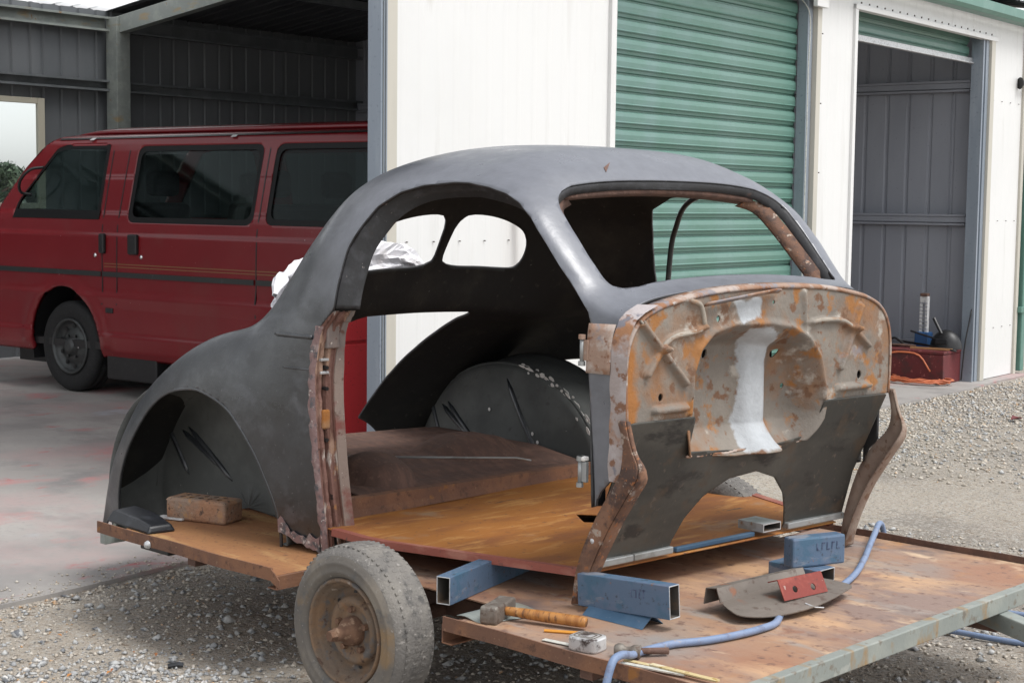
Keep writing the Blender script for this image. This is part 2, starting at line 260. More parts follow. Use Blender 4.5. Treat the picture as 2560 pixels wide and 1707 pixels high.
def smooth_path(pts, n=8):
    P = np.array(pts, float); Q = np.vstack([2*P[0]-P[1], P, 2*P[-1]-P[-2]]); out = []
    for i in range(len(P)-1):
        p0, p1, p2, p3 = Q[i:i+4]
        for t in np.linspace(0, 1, n, endpoint=False): out.append(.5*(2*p1+(p2-p0)*t+(2*p0-5*p1+4*p2-p3)*t*t+(3*p1-p0-3*p2+p3)*t**3))
    out.append(P[-1]); return out
def sdf(poly, X, Y):
    """signed distance, negative inside"""
    P = np.array(poly, float); d = np.full(X.shape, 1e9); ins = np.zeros(X.shape, bool)
    for i in range(len(P)):
        a, b = P[i], P[(i+1) % len(P)]; e = b-a; wx, wy = X-a[0], Y-a[1]
        t = np.clip((wx*e[0]+wy*e[1])/(e@e+1e-12), 0, 1); d = np.minimum(d, (wx-t*e[0])**2+(wy-t*e[1])**2)
        c = ((a[1] > Y) != (b[1] > Y)); xi = a[0]+(Y-a[1])*(b[0]-a[0])/np.where(abs(b[1]-a[1]) < 1e-12, 1e-12, b[1]-a[1]); ins ^= c & (X < xi)
    d = np.sqrt(d); return np.where(ins, -d, d)
def clip_grid(P, D_, attrs=None):
    """keep the part of grid P (a,b,3) where D_>0, cutting quads along the zero line"""
    a, b = D_.shape; P = P.reshape(-1, 3); D1 = D_.ravel(); A1 = None if attrs is None else attrs.reshape(a*b, -1)
    V = []; AT = []; idx = {}; cut = {}; faces = []
    def vid(i):
        if i not in idx: idx[i] = len(V); V.append(P[i]); AT.append(None if A1 is None else A1[i])
        return idx[i]
    def cid(i, j):
        k_ = (min(i, j), max(i, j))
        if k_ not in cut:
            t = D1[i]/(D1[i]-D1[j]); cut[k_] = len(V); V.append(P[i]+(P[j]-P[i])*t); AT.append(None if A1 is None else A1[i]+(A1[j]-A1[i])*t)
        return cut[k_]
    for i in range(a-1):
        for j in range(b-1):
            q = (i*b+j, (i+1)*b+j, (i+1)*b+j+1, i*b+j+1); s_ = [D1[k_] > 0 for k_ in q]
            if all(s_): faces.append([vid(k_) for k_ in q]); continue
            if not any(s_): continue
            f_ = []
            for n_ in range(4):
                i0, i1 = q[n_], q[(n_+1) % 4]
                if D1[i0] > 0: f_.append(vid(i0))
                if (D1[i0] > 0) != (D1[i1] > 0): f_.append(cid(i0, i1))
            if len(f_) >= 3: faces.append(f_)
    return V, faces, AT
def mesh_clip(name, P, D_, attrs=None):
    V, F_, AT = clip_grid(P, D_, attrs); me = bpy.data.meshes.new(name); me.from_pydata([tuple(v) for v in V], [], F_)
    if attrs is not None:
        ca = me.color_attributes.new('mask', 'FLOAT_COLOR', 'POINT')
        ca.data.foreach_set('color', np.array([[*x, 1] for x in AT], np.float32).ravel())
    return me
def copy_tree(o, parent=None):
    c = o.copy(); col.objects.link(c)
    if parent: c.parent = parent
    for ch in o.children: copy_tree(ch, c)
    return c

# ------------------------------------------------------------------ setting: ground, slab
SHO = Vector((-2.767, 8.053, 0)); SHR = R(96.0)
SH = np.array((-.104534, .994521)); SN = np.array((-.994521, -.104534))
def shw(s, d, z=0): return (SHO.x+SH[0]*s+SN[0]*d, SHO.y+SH[1]*s+SN[1]*d, z)
def to_shed(x, y): return (x-SHO.x)*SH[0]+(y-SHO.y)*SH[1], (x-SHO.x)*SN[0]+(y-SHO.y)*SN[1]
g_near = np.linspace(-7, 9, 161); g_out = np.array([12, 18, 30, 60, 120, 250, 500.])
gx = np.concatenate([-g_out[::-1]-1, g_near, g_out]); GX, GY = np.meshgrid(gx, gx, indexing='ij')
GZ = .010*np.sin(GX*1.3+.5)*np.cos(GY*1.1)+.007*np.sin(GX*3.1+GY*2.3)+.004*np.sin(GX*7.7-GY*6.1)
ss, dd = to_shed(GX, GY); slabmask = np.clip((dd+.9)/.8, 0, 1)*np.clip((1.9-ss)/.8, 0, 1)
GZ = np.where((abs(GX) < 9.5) & (abs(GY) < 9.5), GZ, -.01)*(1-slabmask)+.016*slabmask
g = MB().grid(np.stack([GX, GY, GZ], -1)).build('ground', 'gravel_ground', smooth=True); g['kind'] = 'structure'
def ground_z(x, y):
    s, d = to_shed(x, y); m_ = np.clip((d+.9)/.8, 0, 1)*np.clip((1.9-s)/.8, 0, 1)
    return (.010*np.sin(x*1.3+.5)*np.cos(y*1.1)+.007*np.sin(x*3.1+y*2.3)+.004*np.sin(x*7.7-y*6.1))*(1-m_)+.016*m_
m = MB()
ps = [(-11, -.13)]+[(s, -.14+.018*math.sin(s*2.1)+.01*math.sin(s*5.3+1)) for s in np.linspace(-10.9, 1.0, 60)]+[(1.02, 7.3), (-11, 7.3)]
m.prism([(shw(*p)[0], shw(*p)[1]) for p in ps], 'z', -.12, .03)
slab = m.build('concrete_slab', 'concrete'); slab['kind'] = 'structure'

# ------------------------------------------------------------------ shed
shed = empty('shed', SHO, SHR, 'white metal shed with green roller doors and an open bay behind the trailer', 'shed')
def cladding(x0, x1, z0, z1, pitch=.19, h=.014, flip=False):
    xs = [x0]; ys = [0.]; x = x0+.03
    while x < x1-.03:
        for dx, hh in ((0, 0), (.012, h), (.03, h), (.042, 0)):
            if x+dx < x1: xs.append(x+dx); ys.append(-hh)
        x += pitch
    xs.append(x1); ys.append(0.)
    P = np.array([[(a, b, z) for z in (z0, z1)] for a, b in zip(xs, ys)]); return MB().grid(P)
def sheets(s0, s1, z0, z1, mats, y=0, pitch=.19, h=.014, step=.76, rot=None, name='wall_sheet', sol=.003):
    n = max(1, round((s1-s0)/step)); e = np.linspace(s0, s1, n+1)
    for i in range(n):
        mb = cladding(e[i], e[i+1], z0, z1, pitch, h)
        if rot: mb.v = [(rot, p[0], p[2]) if False else (rot+p[1], p[0], p[2]) for p in mb.v]
        else: mb.v = [(p[0], p[1]+y+(i % 2)*.0015, p[2]) for p in mb.v]
        mb.build(name, mats, shed, solid=(sol, 0))
EV = 2.95
sheets(-6.98, -5.25, .035, EV, 'white_wall', pitch=.125, h=.0016)
sheets(-2.87, -2.335, .035, EV, 'white_wall', pitch=.125, h=.0016)
sheets(.19, .90, .035, EV, 'white_wall', pitch=.125, h=.0016)
sheets(-5.25, -2.87, 2.80, EV, 'white_wall', pitch=.125, h=.0016)
sheets(-2.335, .19, 2.80, EV, 'white_wall', pitch=.125, h=.0016)
def sbox(name, mt, *a, par=None, bevel=.003):
    return MB().box(*a).build(name, mt, par or shed, bevel=bevel)
# left end of the wall: galvanised channel post and beige trim
m = MB(); m.prism([(-7.103, -.03), (-7.060, -.03), (-7.060, .02), (-7.085, .02), (-7.085, .05), (-7.103, .05)], 'z', .03, 3.0); m.build('door_post', 'galv_blue', shed, bevel=.002)
for xg in (-7.092, -7.076): sbox('post_groove', 'zinc_dark', xg, xg+.005, -.034, -.0305, .05, 2.98, bevel=0)
sbox('wall_trim', 'white_trim', -7.058, -6.985, -.022, .02, .03, 2.96)
sbox('wall_trim', 'white_wall', -5.285, -5.235, -.022, .09, .03, 2.80)
sbox('wall_trim', 'white_trim', -2.915, -2.855, -.022, .09, .03, 2.80)
sbox('door_guide', 'galv_blue', -2.985, -2.918, .012, .085, .03, 2.78)
sbox('wall_trim', 'white_wall', -2.36, -2.318, -.022, .11, .03, 2.80)
sbox('wall_trim', 'white_trim', .115, .195, -.022, .11, .03, 2.80)
m = MB()
for x0, x1, y0 in ((-.005, .022, .0), (.027, .05, .012), (.055, .112, .0)): m.box(x0, x1, y0, .10, .03, 2.77)
m.build('door_guide', 'galv_blue', shed, bevel=.002)
sbox('door_head', 'white_wall', -5.285, -2.855, -.024, .03, 2.765, 2.80)
sbox('door_head', 'white_wall', -2.36, .235, -.026, .03, 2.765, 2.80)
sbox('wall_trim', 'white_trim', .86, .915, -.024, .035, .02, 2.94)
sbox('door_bracket', 'white_wall', -3.0, -2.84, -.06, -.028, 2.715, 2.775)
# roller doors
def slat_mesh(x0, x1):
    prof = [(0, .006), (.004, -.006), (.020, -.010), (.023, -.018), (.028, -.022), (.034, -.018), (.060, -.020), (.084, -.015), (.089, -.004), (.093, .010), (.1, .010)]
    P = np.array([[(x, y, z) for x in (x0, x1)] for z, y in prof]); mb = MB().grid(P); return mb.mesh('slat')
rd = MB().box(-5.26, -2.95, .115, .125, .04, 2.76).build('roller_door', 'door_green', shed)
sm = slat_mesh(-5.235, -2.985); sm.materials.append(MATS['door_green'])
for i in range(27):
    o = bpy.data.objects.new('slat', sm); col.objects.link(o); o.parent = rd; o.location = (0, .108, .055+i*.1)
sbox('bottom_rail', 'galv', -5.235, -2.985, .09, .12, .035, .055, par=rd)
rd2 = MB().box(-2.31, .0, .145, .16, 2.63, 2.78).build('roller_door', 'door_green', shed)
sm2 = slat_mesh(-2.315, -.005); sm2.materials.append(MATS['door_green'])
for i in range(2):
    o = bpy.data.objects.new('slat', sm2); col.objects.link(o); o.parent = rd2; o.location = (0, .14, 2.628+i*.1)
m = MB(); m.box(-2.315, -.005, .09, .135, 2.585, 2.625); m.box(-2.315, -.005, .075, .11, 2.578, 2.592); m.build('bottom_rail', 'cut_steel', rd2, bevel=.003)
# door cord hanging at the roller door edge
MB().sweep(smooth_path([(-3.02, .05, 2.77), (-2.985, .0, 2.65), (-2.995, -.002, 2.3), (-2.99, 0, 1.8), (-3.0, 0, .9)]), .004, 6).build('door_cord', 'tape_blade', shed, smooth=True)
# fasteners
m = MB()
for x in np.arange(-2.30, .18, .125): m.box(x-.005, x+.005, -.034, -.027, 2.803, 2.815)
for z, (a, b_) in ((.45, (.22, .86)), (1.33, (.22, .86)), (2.30, (.22, .86)), (1.25, (-6.9, -5.35)), (2.55, (-6.9, -5.35)), (.4, (-6.9, -5.35))):
    for x in np.arange(a, b_, .19): m.box(x-.0028, x+.0028, -.012, -.003, z-.0028, z+.0028)
for z in np.arange(.3, 2.7, .45): m.box(-2.852, -2.846, -.028, -.020, z, z+.007)
o = m.build('screw_row', 'screw', shed); o['kind'] = 'stuff'
# gutter, downpipe, wall bracket
m = MB(); m.prism([(-.035, 2.93), (-.13, 2.93), (-.15, 2.96), (-.15, 3.03), (-.135, 3.03), (-.135, 2.965), (-.12, 2.945), (-.035, 2.945)], 'x', -7.2, 1.02); m.build('gutter', 'gutter_green', shed, bevel=.004)
sbox('gutter_end', 'gutter_green', 1.02, 1.03, -.15, -.035, 2.93, 3.03)
m = MB(); m.box(.955, 1.035, -.05, .04, .05, 2.93); m.build('downpipe', 'gutter_green', shed, bevel=.008)
sbox('pipe_clip', 'gutter_green', .90, 1.045, -.060, -.025, .55, .60)
m = MB(); m.sweep([(.74, -.03, 2.47), (.755, -.04, 2.47), (.78, -.05, 2.47), (.93, -.05, 2.47)], [.05, .028, .016, .016], 14)
m.build('tap_bracket', 'black_plastic', shed, smooth=False)
# inside: back wall, window, partition, posts, girts, rafters, roof
BD = 7.0
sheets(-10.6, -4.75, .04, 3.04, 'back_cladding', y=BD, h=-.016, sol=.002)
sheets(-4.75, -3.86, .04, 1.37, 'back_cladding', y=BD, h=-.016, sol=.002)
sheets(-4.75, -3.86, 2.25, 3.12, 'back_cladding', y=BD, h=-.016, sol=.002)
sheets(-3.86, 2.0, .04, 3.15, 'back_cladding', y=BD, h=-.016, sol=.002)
wn = empty('window', (0, 0, 0)); wn.parent = shed
for a in ((-4.77, -4.70, 1.33, 2.29), (-3.90, -3.83, 1.33, 2.29)): MB().box(a[0], a[1], BD-.06, BD-.022, a[2], a[3]).build('frame', 'window_frame', wn, bevel=.004)
for z0, z1 in ((1.33, 1.38), (2.24, 2.29)): MB().box(-4.70, -3.90, BD-.058, BD-.024, z0, z1).build('frame', 'window_frame', wn, bevel=.004)
MB().box(-4.70, -3.90, BD-.045, BD-.039, 1.38, 2.24).build('pane', 'window_glass', wn)
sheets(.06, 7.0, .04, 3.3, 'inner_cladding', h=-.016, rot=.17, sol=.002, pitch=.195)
def girt_y(x0, x1, z, y, name='girt', mt='zinc_dark', h=.10):
    m = MB(); m.prism([(y-.085, z-h/2), (y-.075, z-h/2-.018) if False else (y-.085, z-h/2+.02), (y-.08, z-h/2+.02), (y-.08, z-h/2+.004), (y-.004, z-h/2+.004), (y-.004, z+h/2-.004), (y-.08, z+h/2-.004), (y-.08, z+h/2-.02), (y-.085, z+h/2-.02), (y-.085, z+h/2), (y, z+h/2), (y, z-h/2)], 'x', x0, x1)
    return m.build(name, mt, shed)
girt_y(-10.5, -3.15, 2.44, BD-.022); girt_y(-3.03, .9, 2.44, BD-.022)
girt_y(-10.5, -3.15, 1.24, BD-.022); girt_y(-3.03, .9, 1.24, BD-.022)
girt_y(-10.5, -3.15, 2.99, BD-.022, 'eave_beam', 'galv', .13); girt_y(-3.03, .9, 2.99, BD-.022, 'eave_beam', 'zinc_dark', .13)
for z in (2.405, 1.325, .28):
    m = MB(); m.box(.095, .148, .14, 6.9, z-.012, z+.034); m.box(.082, .148, .14, 6.9, z+.036, z+.055); m.box(.082, .148, .14, 6.9, z-.036, z-.018); m.build('girt', 'zinc_dark' if z > 3 else 'inner_cladding', shed, bevel=.002)
def cpost(s, d, z1, name='post', mt='galv', wd=.075):
    m = MB(); m.prism([(s-wd, d-.05), (s+wd, d-.05), (s+wd, d+.1), (s+wd-.02, d+.1), (s+wd-.02, d-.03), (s-wd+.02, d-.03), (s-wd+.02, d+.1), (s-wd, d+.1)], 'z', .03, z1); m.build(name, mt, shed, bevel=.003)
cpost(-3.09, BD-.16, 3.05); cpost(.42, BD-.16, 3.05, mt='zinc_dark'); cpost(-8.5, BD-.16, 3.05)
RS = .137; RZ = 3.05+RS*3.5
for s, mt in ((-3.09, 'galv'), (.42, 'zinc_dark')):
    m = MB(); m.bar((s, BD-.12, 2.975), (s, 3.5, 2.975+RS*3.38), .09, .15); m.bar((s, 3.5, 2.975+RS*3.38), (s, .1, 2.965), .09, .15); m.build('rafter', mt, shed, bevel=.004)
for d in (5.6, 4.2, 2.8, 1.4):
    z = 3.06+RS*min(d, BD-d)
    m = MB(); m.box(-3.04, 1.0, d-.03, d+.03, z-.02, z+.05); m.build('purlin', 'zinc_dark', shed)
    m = MB(); m.box(-5.1, -3.14, d-.03, d+.03, z-.02, z+.05); m.build('purlin', 'zinc_dark', shed)
def roof(x0, x1, d0, d1, mt, name='roof_sheet'):
    f_ = lambda d: 3.115+RS*min(d, BD-d)
    n = max(1, round((x1-x0)/.76)); e = np.linspace(x0, x1, n+1)
    for i in range(n):
        mb = cladding(e[i], e[i+1], 0, 1, .19, -.02); mb.v = [(p[0], d0+(d1-d0)*p[2], f_(d0)+(f_(d1)-f_(d0))*p[2]+p[1]+(i % 2)*.002) for p in mb.v]
        mb.build(name, mt, shed, solid=(.003, 1) if mt != 'skylight_sheet' else None)
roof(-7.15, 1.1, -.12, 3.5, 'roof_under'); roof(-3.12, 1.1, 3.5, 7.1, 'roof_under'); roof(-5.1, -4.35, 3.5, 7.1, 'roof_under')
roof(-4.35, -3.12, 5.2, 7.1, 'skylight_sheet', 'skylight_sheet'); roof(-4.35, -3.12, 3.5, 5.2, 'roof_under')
for s in (1.0,):
    m = MB(); m.prism([(0.02, .03), (7.0, .03), (7.0, 3.08), (3.5, 3.1+RS*3.5), (.02, 3.08)], 'x', s, s+.01); m.build('end_wall', 'inner_cladding', shed)

# ------------------------------------------------------------------ van in the open bay
VO = shw(-5.319, 4.684, .03)
van = empty('van', VO, SHR, 'red passenger van parked in the open shed bay', 'van')
SEC = np.array([(.035, .31), (.012, .36), (.0, .48), (-.004, .66), (-.010, .72), (-.014, .75), (-.004, .775), (.0, .80), (.0, 1.0), (.004, 1.18), (.015, 1.27), (.03, 1.33), (.085, 1.58), (.128, 1.76), (.145, 1.815), (.165, 1.845), (.21, 1.872), (.30, 1.89)])
SEC[:, 1] -= .03
zz = np.linspace(SEC[0, 1], SEC[-1, 1], 10)
def vx(z): return np.interp(z, SEC[:, 1], SEC[:, 0])
zs = np.unique(np.concatenate([SEC[:, 1], np.arange(.30, 1.85, .025)])); ls = np.arange(-1.02, 3.42, .025)
LL, ZZ = np.meshgrid(ls, zs, indexing='ij')
sil = [(-1.0, .28), (-1.0, .95), (-.93, 1.15), (-.806, 1.344), (-.572, 1.62), (-.407, 1.764), (-.30, 1.835), (-.2, 1.862), (.2, 1.9), (3.3, 1.9), (3.38, 1.5), (3.40, .9), (3.38, .28)]
arc = [(.40*math.cos(t)+(.0), .33+.44*math.sin(t)) for t in np.linspace(-.3, math.pi+.3, 30)]
arc2 = [(2.45+.40*math.cos(t), .33+.42*math.sin(t)) for t in np.linspace(-.3, math.pi+.3, 30)]
def rrect(pts, r_=.05, n=5):
    out = []; P = np.array(pts, float)
    for i in range(len(P)):
        a, b, c = P[i-1], P[i], P[(i+1) % len(P)]; u = (a-b)/np.linalg.norm(a-b); v = (c-b)/np.linalg.norm(c-b)
        for t in np.linspace(0, 1, n): out.append(tuple((1-t)**2*(b+u*r_)+2*t*(1-t)*b+t*t*(b+v*r_)))
    return out
WF = rrect([(-.640, 1.255), (-.60, 1.37), (-.235, 1.76), (-.13, 1.785), (.375, 1.785), (.385, 1.255)], .03)
WSL = rrect([(.690, 1.235), (.690, 1.765), (1.950, 1.765), (1.950, 1.235)], .07)
WR = rrect([(2.060, 1.24), (2.060, 1.765), (3.20, 1.765), (3.24, 1.24)], .07)
dv = -sdf(sil, LL, ZZ)
for q in (arc, arc2, WF, WSL, WR): dv = np.minimum(dv, sdf(q, LL, ZZ))
flare = np.zeros_like(LL)
for cxx in (0., 2.45):
    rr = np.hypot(LL-cxx, ZZ-.33); flare += -.016*np.exp(-((rr-.46)/.05)**2)*(ZZ > .33)
P = np.stack([vx(ZZ)+flare, -LL, ZZ], -1)
me = mesh_clip('body_side', P, dv); body = link('body_side', me, ['van_red', 'black_plastic'], van, smooth=True, solid=(.03, -1, 1, 0))
P2 = P.copy(); P2[..., 0] = 1.66-P2[..., 0]
me = mesh_clip('body_side', P2, dv); link('body_side', me, ['van_red', 'black_plastic'], van, smooth=True, solid=(.03, 1, 1, 0))
# roof, tail, nose
rp = []
for l in np.linspace(-.30, 3.3, 25):
    f_ = 0 if l > .1 else -.035*((.1-l)/.4)**2
    rp.append([(x, -l, 1.86+.05*(1-((x-.83)/.53)**2)**.7+f_) for x in np.linspace(.30, 1.36, 12)])
MB().grid(rp).build('roof', ['van_red', 'black_plastic'], van, smooth=True, solid=(.02, 1))
m = MB(); m.box(.02, 1.64, -3.39, -3.33, .30, 1.22); m.box(.10, 1.56, -3.37, -3.29, 1.74, 1.87); m.build('tailgate', 'van_red', van, bevel=.02)
fr = [(-1.0, .30), (-1.0, .95), (-.93, 1.14)]
MB().grid([[(x, -l, z) for x in np.linspace(.03, 1.63, 6)] for l, z in fr]).build('nose', 'van_red', van, solid=(.03, 0))
fr = [(-.925, 1.15), (-.806, 1.335), (-.572, 1.61), (-.407, 1.754)]
MB().grid([[(x, -l, z) for x in np.linspace(.06+.1*(z-1.1), 1.60-.1*(z-1.1), 6)] for l, z in fr]).build('windscreen', 'van_glass', van, solid=(.005, 0))
MB().box(.1, 1.56, -3.36, -3.352, 1.22, 1.74).build('rear_window', 'van_glass', van)
def vpoly(name, mt, poly, off, par=van, thick=.004, far=False):
    n = len(poly); vs = []
    for o_ in (off, off+thick):
        vs += [((1.66-(vx(z)+o_)) if far else vx(z)+o_, -l, z) for l, z in poly]
    return MB().add(vs, [tuple(range(n)), tuple(range(n, 2*n))]+[(i, (i+1) % n, n+(i+1) % n, n+i) for i in range(n)]).build(name, mt, par)
def scale_poly(poly, dx, dz):
    c = np.mean(np.array(poly), 0); w_ = np.ptp(np.array(poly), 0)
    return [(c[0]+(p[0]-c[0])*(1+dx/w_[0]), c[1]+(p[1]-c[1])*(1+dz/w_[1])) for p in poly]
for q in (WF, WSL, WR):
    for far in (False, True):
        g_ = vpoly('window', 'van_glass', scale_poly(q, .01, .01), .012, far=far)
        if not far:
            n = len(q); inner = scale_poly(q, -.075, -.075)
            vs = [(vx(z)+.006, -l, z) for l, z in q]+[(vx(z)+.006, -l, z) for l, z in inner]
            MB().add(vs, [(i, (i+1) % n, n+(i+1) % n, n+i) for i in range(n)]).build('surround', 'van_rubber', g_, solid=(.004, 0))
vpoly('window_ledge', 'van_rubber', [(-.63, 1.252), (.385, 1.252), (.385, 1.315), (-.60, 1.315)], -.004)
def vline(l0, z0, l1, z1, wd, mt, name, off=-.003, d=.008):
    n = 14; t = np.linspace(0, 1, n); L_ = l0+(l1-l0)*t; Z_ = z0+(z1-z0)*t; horiz = abs(l1-l0) > abs(z1-z0); m = MB(); P = []
    for l, z in zip(L_, Z_):
        a, b = ((l, z-wd/2), (l, z+wd/2)) if horiz else ((l-wd/2, z), (l+wd/2, z))
        P.append([(vx(a[1])+off+d, -a[0], a[1]), (vx(a[1])+off, -a[0], a[1]), (vx(b[1])+off, -b[0], b[1]), (vx(b[1])+off+d, -b[0], b[1])])
    m.grid(P); return m.build(name, mt, van)
for a in ((.42, 1.82, .445, .66), (.60, 1.82, .60, .66), (2.005, 1.82, 2.0, .64)): vline(*a, .010, 'black_plastic', 'door_gap', off=-.0015)
vline(.445, .66, .34, .64, .010, 'black_plastic', 'door_gap', off=-.0015)
vline(-.99, .872, .435, .872, .034, 'black_trim', 'side_moulding', -.012, .012); vline(.45, .872, 1.99, .872, .034, 'black_trim', 'side_moulding', -.012, .012); vline(2.01, .872, 3.37, .872, .034, 'black_trim', 'side_moulding', -.012, .012)
for z in (.925, .945): vline(.46, z, 3.36, z, .006, 'gold_line', 'pinstripe', -.0012, .002)
vline(-.25, 1.826, 3.3, 1.836, .012, 'black_trim', 'drip_rail', -.012, .014)
for l in (.12, 1.60): vline(l, 1.822, l+.05, 1.822, .016, 'tool_white', 'rail_clip', -.016, .008)
for l0 in (.42, .735):
    m = MB(); m.box(-.022, .01, -l0-.10 if l0 > .6 else -l0-.06, -l0, 1.015, 1.155); hd = m.build('door_handle', 'black_plastic', van, bevel=.012)
for l0 in (.36, .86):
    m = MB(); m.lathe([(.0, -.006), (.014, -.004), (.016, .004)], 12, 'x', (0, -l0, 1.0)); m.build('lock', 'chrome', van, smooth=True)
sb = MB(); sb.box(-.012, .004, -.56, -.48, .60, .635); sb.build('side_marker', 'black_plastic', van, bevel=.005)
# mirror bracket, mud flap, floor, seats
MB().sweep(smooth_path([(.05, .44, 1.42), (-.03, .46, 1.44), (-.06, .42, 1.52), (-.03, .34, 1.60), (.06, .30, 1.62)]), .011, 8).build('mirror_bracket', 'black_plastic', van, smooth=True)
MB().box(.03, .30, -.98, -.44, .13, .33).build('step_box', 'black_plastic', van, bevel=.01)
MB().box(.04, 1.62, -3.3, .9, .33, .38).build('floor', 'black_plastic', van)
def seat(x, l, wd):
    m = MB(); m.box(x, x+wd, -l-.48, -l, .62, .78); st = m.build('seat', 'seat', van, bevel=.04)
    m = MB(); P = [[(xx, -l-.42-.12*t+.02*math.cos(3*xx), .75+.62*t) for t in np.linspace(0, 1, 5)] for xx in np.linspace(x+.02, x+wd-.02, 5)]; m.grid(P); m.build('backrest', 'seat', st, solid=(.11, 0), bevel=.03)
    for k in range(max(1, round(wd/.6))):
        c = x+wd*(k+.5)/max(1, round(wd/.6)); m = MB(); m.box(c-.13, c+.13, -l-.60, -l-.50, 1.42, 1.60); m.build('headrest', 'seat', st, bevel=.04)
seat(.12, .10, .5); seat(1.0, .10, .5); seat(.15, 1.15, 1.2); seat(.15, 2.15, 1.3)
m = MB()
for t in np.linspace(0, 2*math.pi, 25): pass
MB().sweep([(1.25+.18*math.cos(t), .12+.10*math.sin(t), 1.12+.15*math.sin(t)) for t in np.linspace(0, 2*math.pi, 24)], .014, 8).build('steering_wheel', 'black_plastic', van, smooth=True)
def road_wheel(x, l, side):
    t = MB(); wd = .195
    prof = [(.20, .02), (.24, .005), (.29, .0), (.315, .012), (.328, .03), (.33, .06), (.325, .064), (.325, .07), (.33, .074), (.33, .118), (.325, .122), (.325, .128), (.33, .132), (.328, .165), (.315, .183), (.29, .195), (.24, .19), (.20, .175)]
    t.lathe(prof, 48, 'x', (x, -l, .33)); wh = t.build('wheel', 'van_tyre', van, smooth=True)
    r_ = MB(); r_.lathe([(.20, .022), (.205, .004), (.19, .0), (.182, .02), (.165, .05), (.135, .058), (.12, .045), (.085, .035), (.06, .035), (.055, .0), (.03, -.012), (0, -.012)], 40, 'x', (x, -l, .33)); r_.build('rim', 'van_rim', wh, smooth=True)
    for k in range(6):
        a = k*math.pi/3; n_ = MB(); n_.sweep([(x+.04, -l+.085*math.cos(a), .33+.085*math.sin(a)), (x+.018, -l+.085*math.cos(a), .33+.085*math.sin(a))], .011, 6); n_.build('wheel_nut', 'chrome' if k == 3 else 'van_rim', wh)
    for k in range(10):
        a = k*math.pi/5+.3; h_ = MB(); h_.lathe([(0, 0), (.016, .0)], 10, 'x', (x+.046, -l+.148*math.cos(a), .33+.148*math.sin(a))); h_.build('rim_slot', 'black_plastic', wh)
road_wheel(.035, 0, 0); road_wheel(.035, 2.45, 0); road_wheel(1.43, 0, 1); road_wheel(1.43, 2.45, 1)
MB().box(.25, 1.4, -3.0, .9, .16, .30).build('underbody', 'black_plastic', van)
for cxx in (0., 2.45):
    MB().grid([[(xx, -(cxx+.42*math.cos(t)), .33+.45*math.sin(t)) for xx in (.03, .30)] for t in np.linspace(-.25, math.pi+.25, 20)]).build('wheel_housing', 'black_plastic', van, smooth=True)

# ------------------------------------------------------------------ trailer
tr = empty('flat_trailer', (0, 0, 0), 0, 'rusty flat tray trailer carrying the stripped car body', 'trailer')
TX0, TX1, TY, TZ, LZ = -1.285, 1.285, .892, .34, .36
NX0, NX1, NY = -.335, .385, -.66     # wheel notch
m = MB(); m.prism([(NX1+.01, NY), (NX1+.01, -TY+.008), (TX1-.01, -TY+.008), (TX1-.01, TY-.008), (NX1+.01, TY-.008), (NX1+.01, -NY), (NX1+.0, -NY), (NX0, -NY), (NX0, NY)], 'z', TZ-.004, TZ); m.build('tray_sheet', 'tray_sheet', tr)
m = MB(); m.prism([(TX0+.1, -TY+.008), (NX0-.002, -TY+.008), (NX0-.002, TY-.008), (TX0+.01, TY-.008), (TX0+.01, -.62)], 'z', TZ-.006, TZ-.001); m.build('tray_sheet', 'tray_rear', tr)
def lip(x0, x1, sy, name='side_lip', mt='rust_brown'):
    y = sy*TY; m = MB(); a = sy
    prof = [(y, LZ), (y, LZ-.038), (y-a*.035, LZ-.038), (y-a*.035, LZ-.034), (y-a*.005, LZ-.034), (y-a*.005, LZ)]
    n = 24; P = [[(x, py+.0015*math.sin(x*9+py), pz+.0015*math.sin(x*13)) for py, pz in prof+[prof[0]]] for x in np.linspace(x0, x1, n)]
    m.grid(P); m.f += [tuple(range(6)), tuple(range((n-1)*7, (n-1)*7+6))]; m.mi += [0, 0]; return m.build(name, mt, tr)
lip(NX1, TX1-.002, -1); lip(TX0, NX0-.005, -1); lip(NX1-.1, TX1-.002, 1, mt='rust_dark'); lip(TX0, NX0+.1, 1, mt='rust_dark')
# torn lip corner at the notch
m = MB(); m.add([(NX0-.005, -TY, LZ), (NX0+.028, -TY+.004, LZ-.03), (NX0+.03, -TY+.004, LZ-.055), (NX0-.005, -TY, LZ-.038)], [(0, 1, 2, 3)]); m.build('lip_corner', 'rust_brown', tr, solid=(.004, 0))
m = MB(); m.prism([(NX0+.012, LZ-.062), (NX0+.012, LZ-.022), (NX0-.03, LZ-.022), (NX0-.03, LZ-.026), (NX0+.008, LZ-.026), (NX0+.008, LZ-.058), (NX0-.03, LZ-.058), (NX0-.03, LZ-.062)], 'y', -TY+.006, -NY+.0); m.build('cross_member', 'rust_brown', tr)
m = MB(); m.prism([(NX1-.008, LZ-.075), (NX1-.008, LZ-.024), (NX1+.03, LZ-.024), (NX1+.03, LZ-.028), (NX1-.004, LZ-.028), (NX1-.004, LZ-.071), (NX1+.03, LZ-.071), (NX1+.03, LZ-.075)], 'y', -TY+.006, TY-.006); m.build('cross_member', 'rust_brown', tr)
for x in (.85, -.8): MB().box(x-.02, x+.02, -TY+.04, TY-.04, TZ-.055, TZ-.007).build('cross_member', 'rust_dark', tr)
for y in (-.5, .5): MB().box(TX0+.03, TX1-.03, y-.025, y+.025, TZ-.115, TZ-.056).build('chassis_rail', 'rust_dark', tr, bevel=.004)
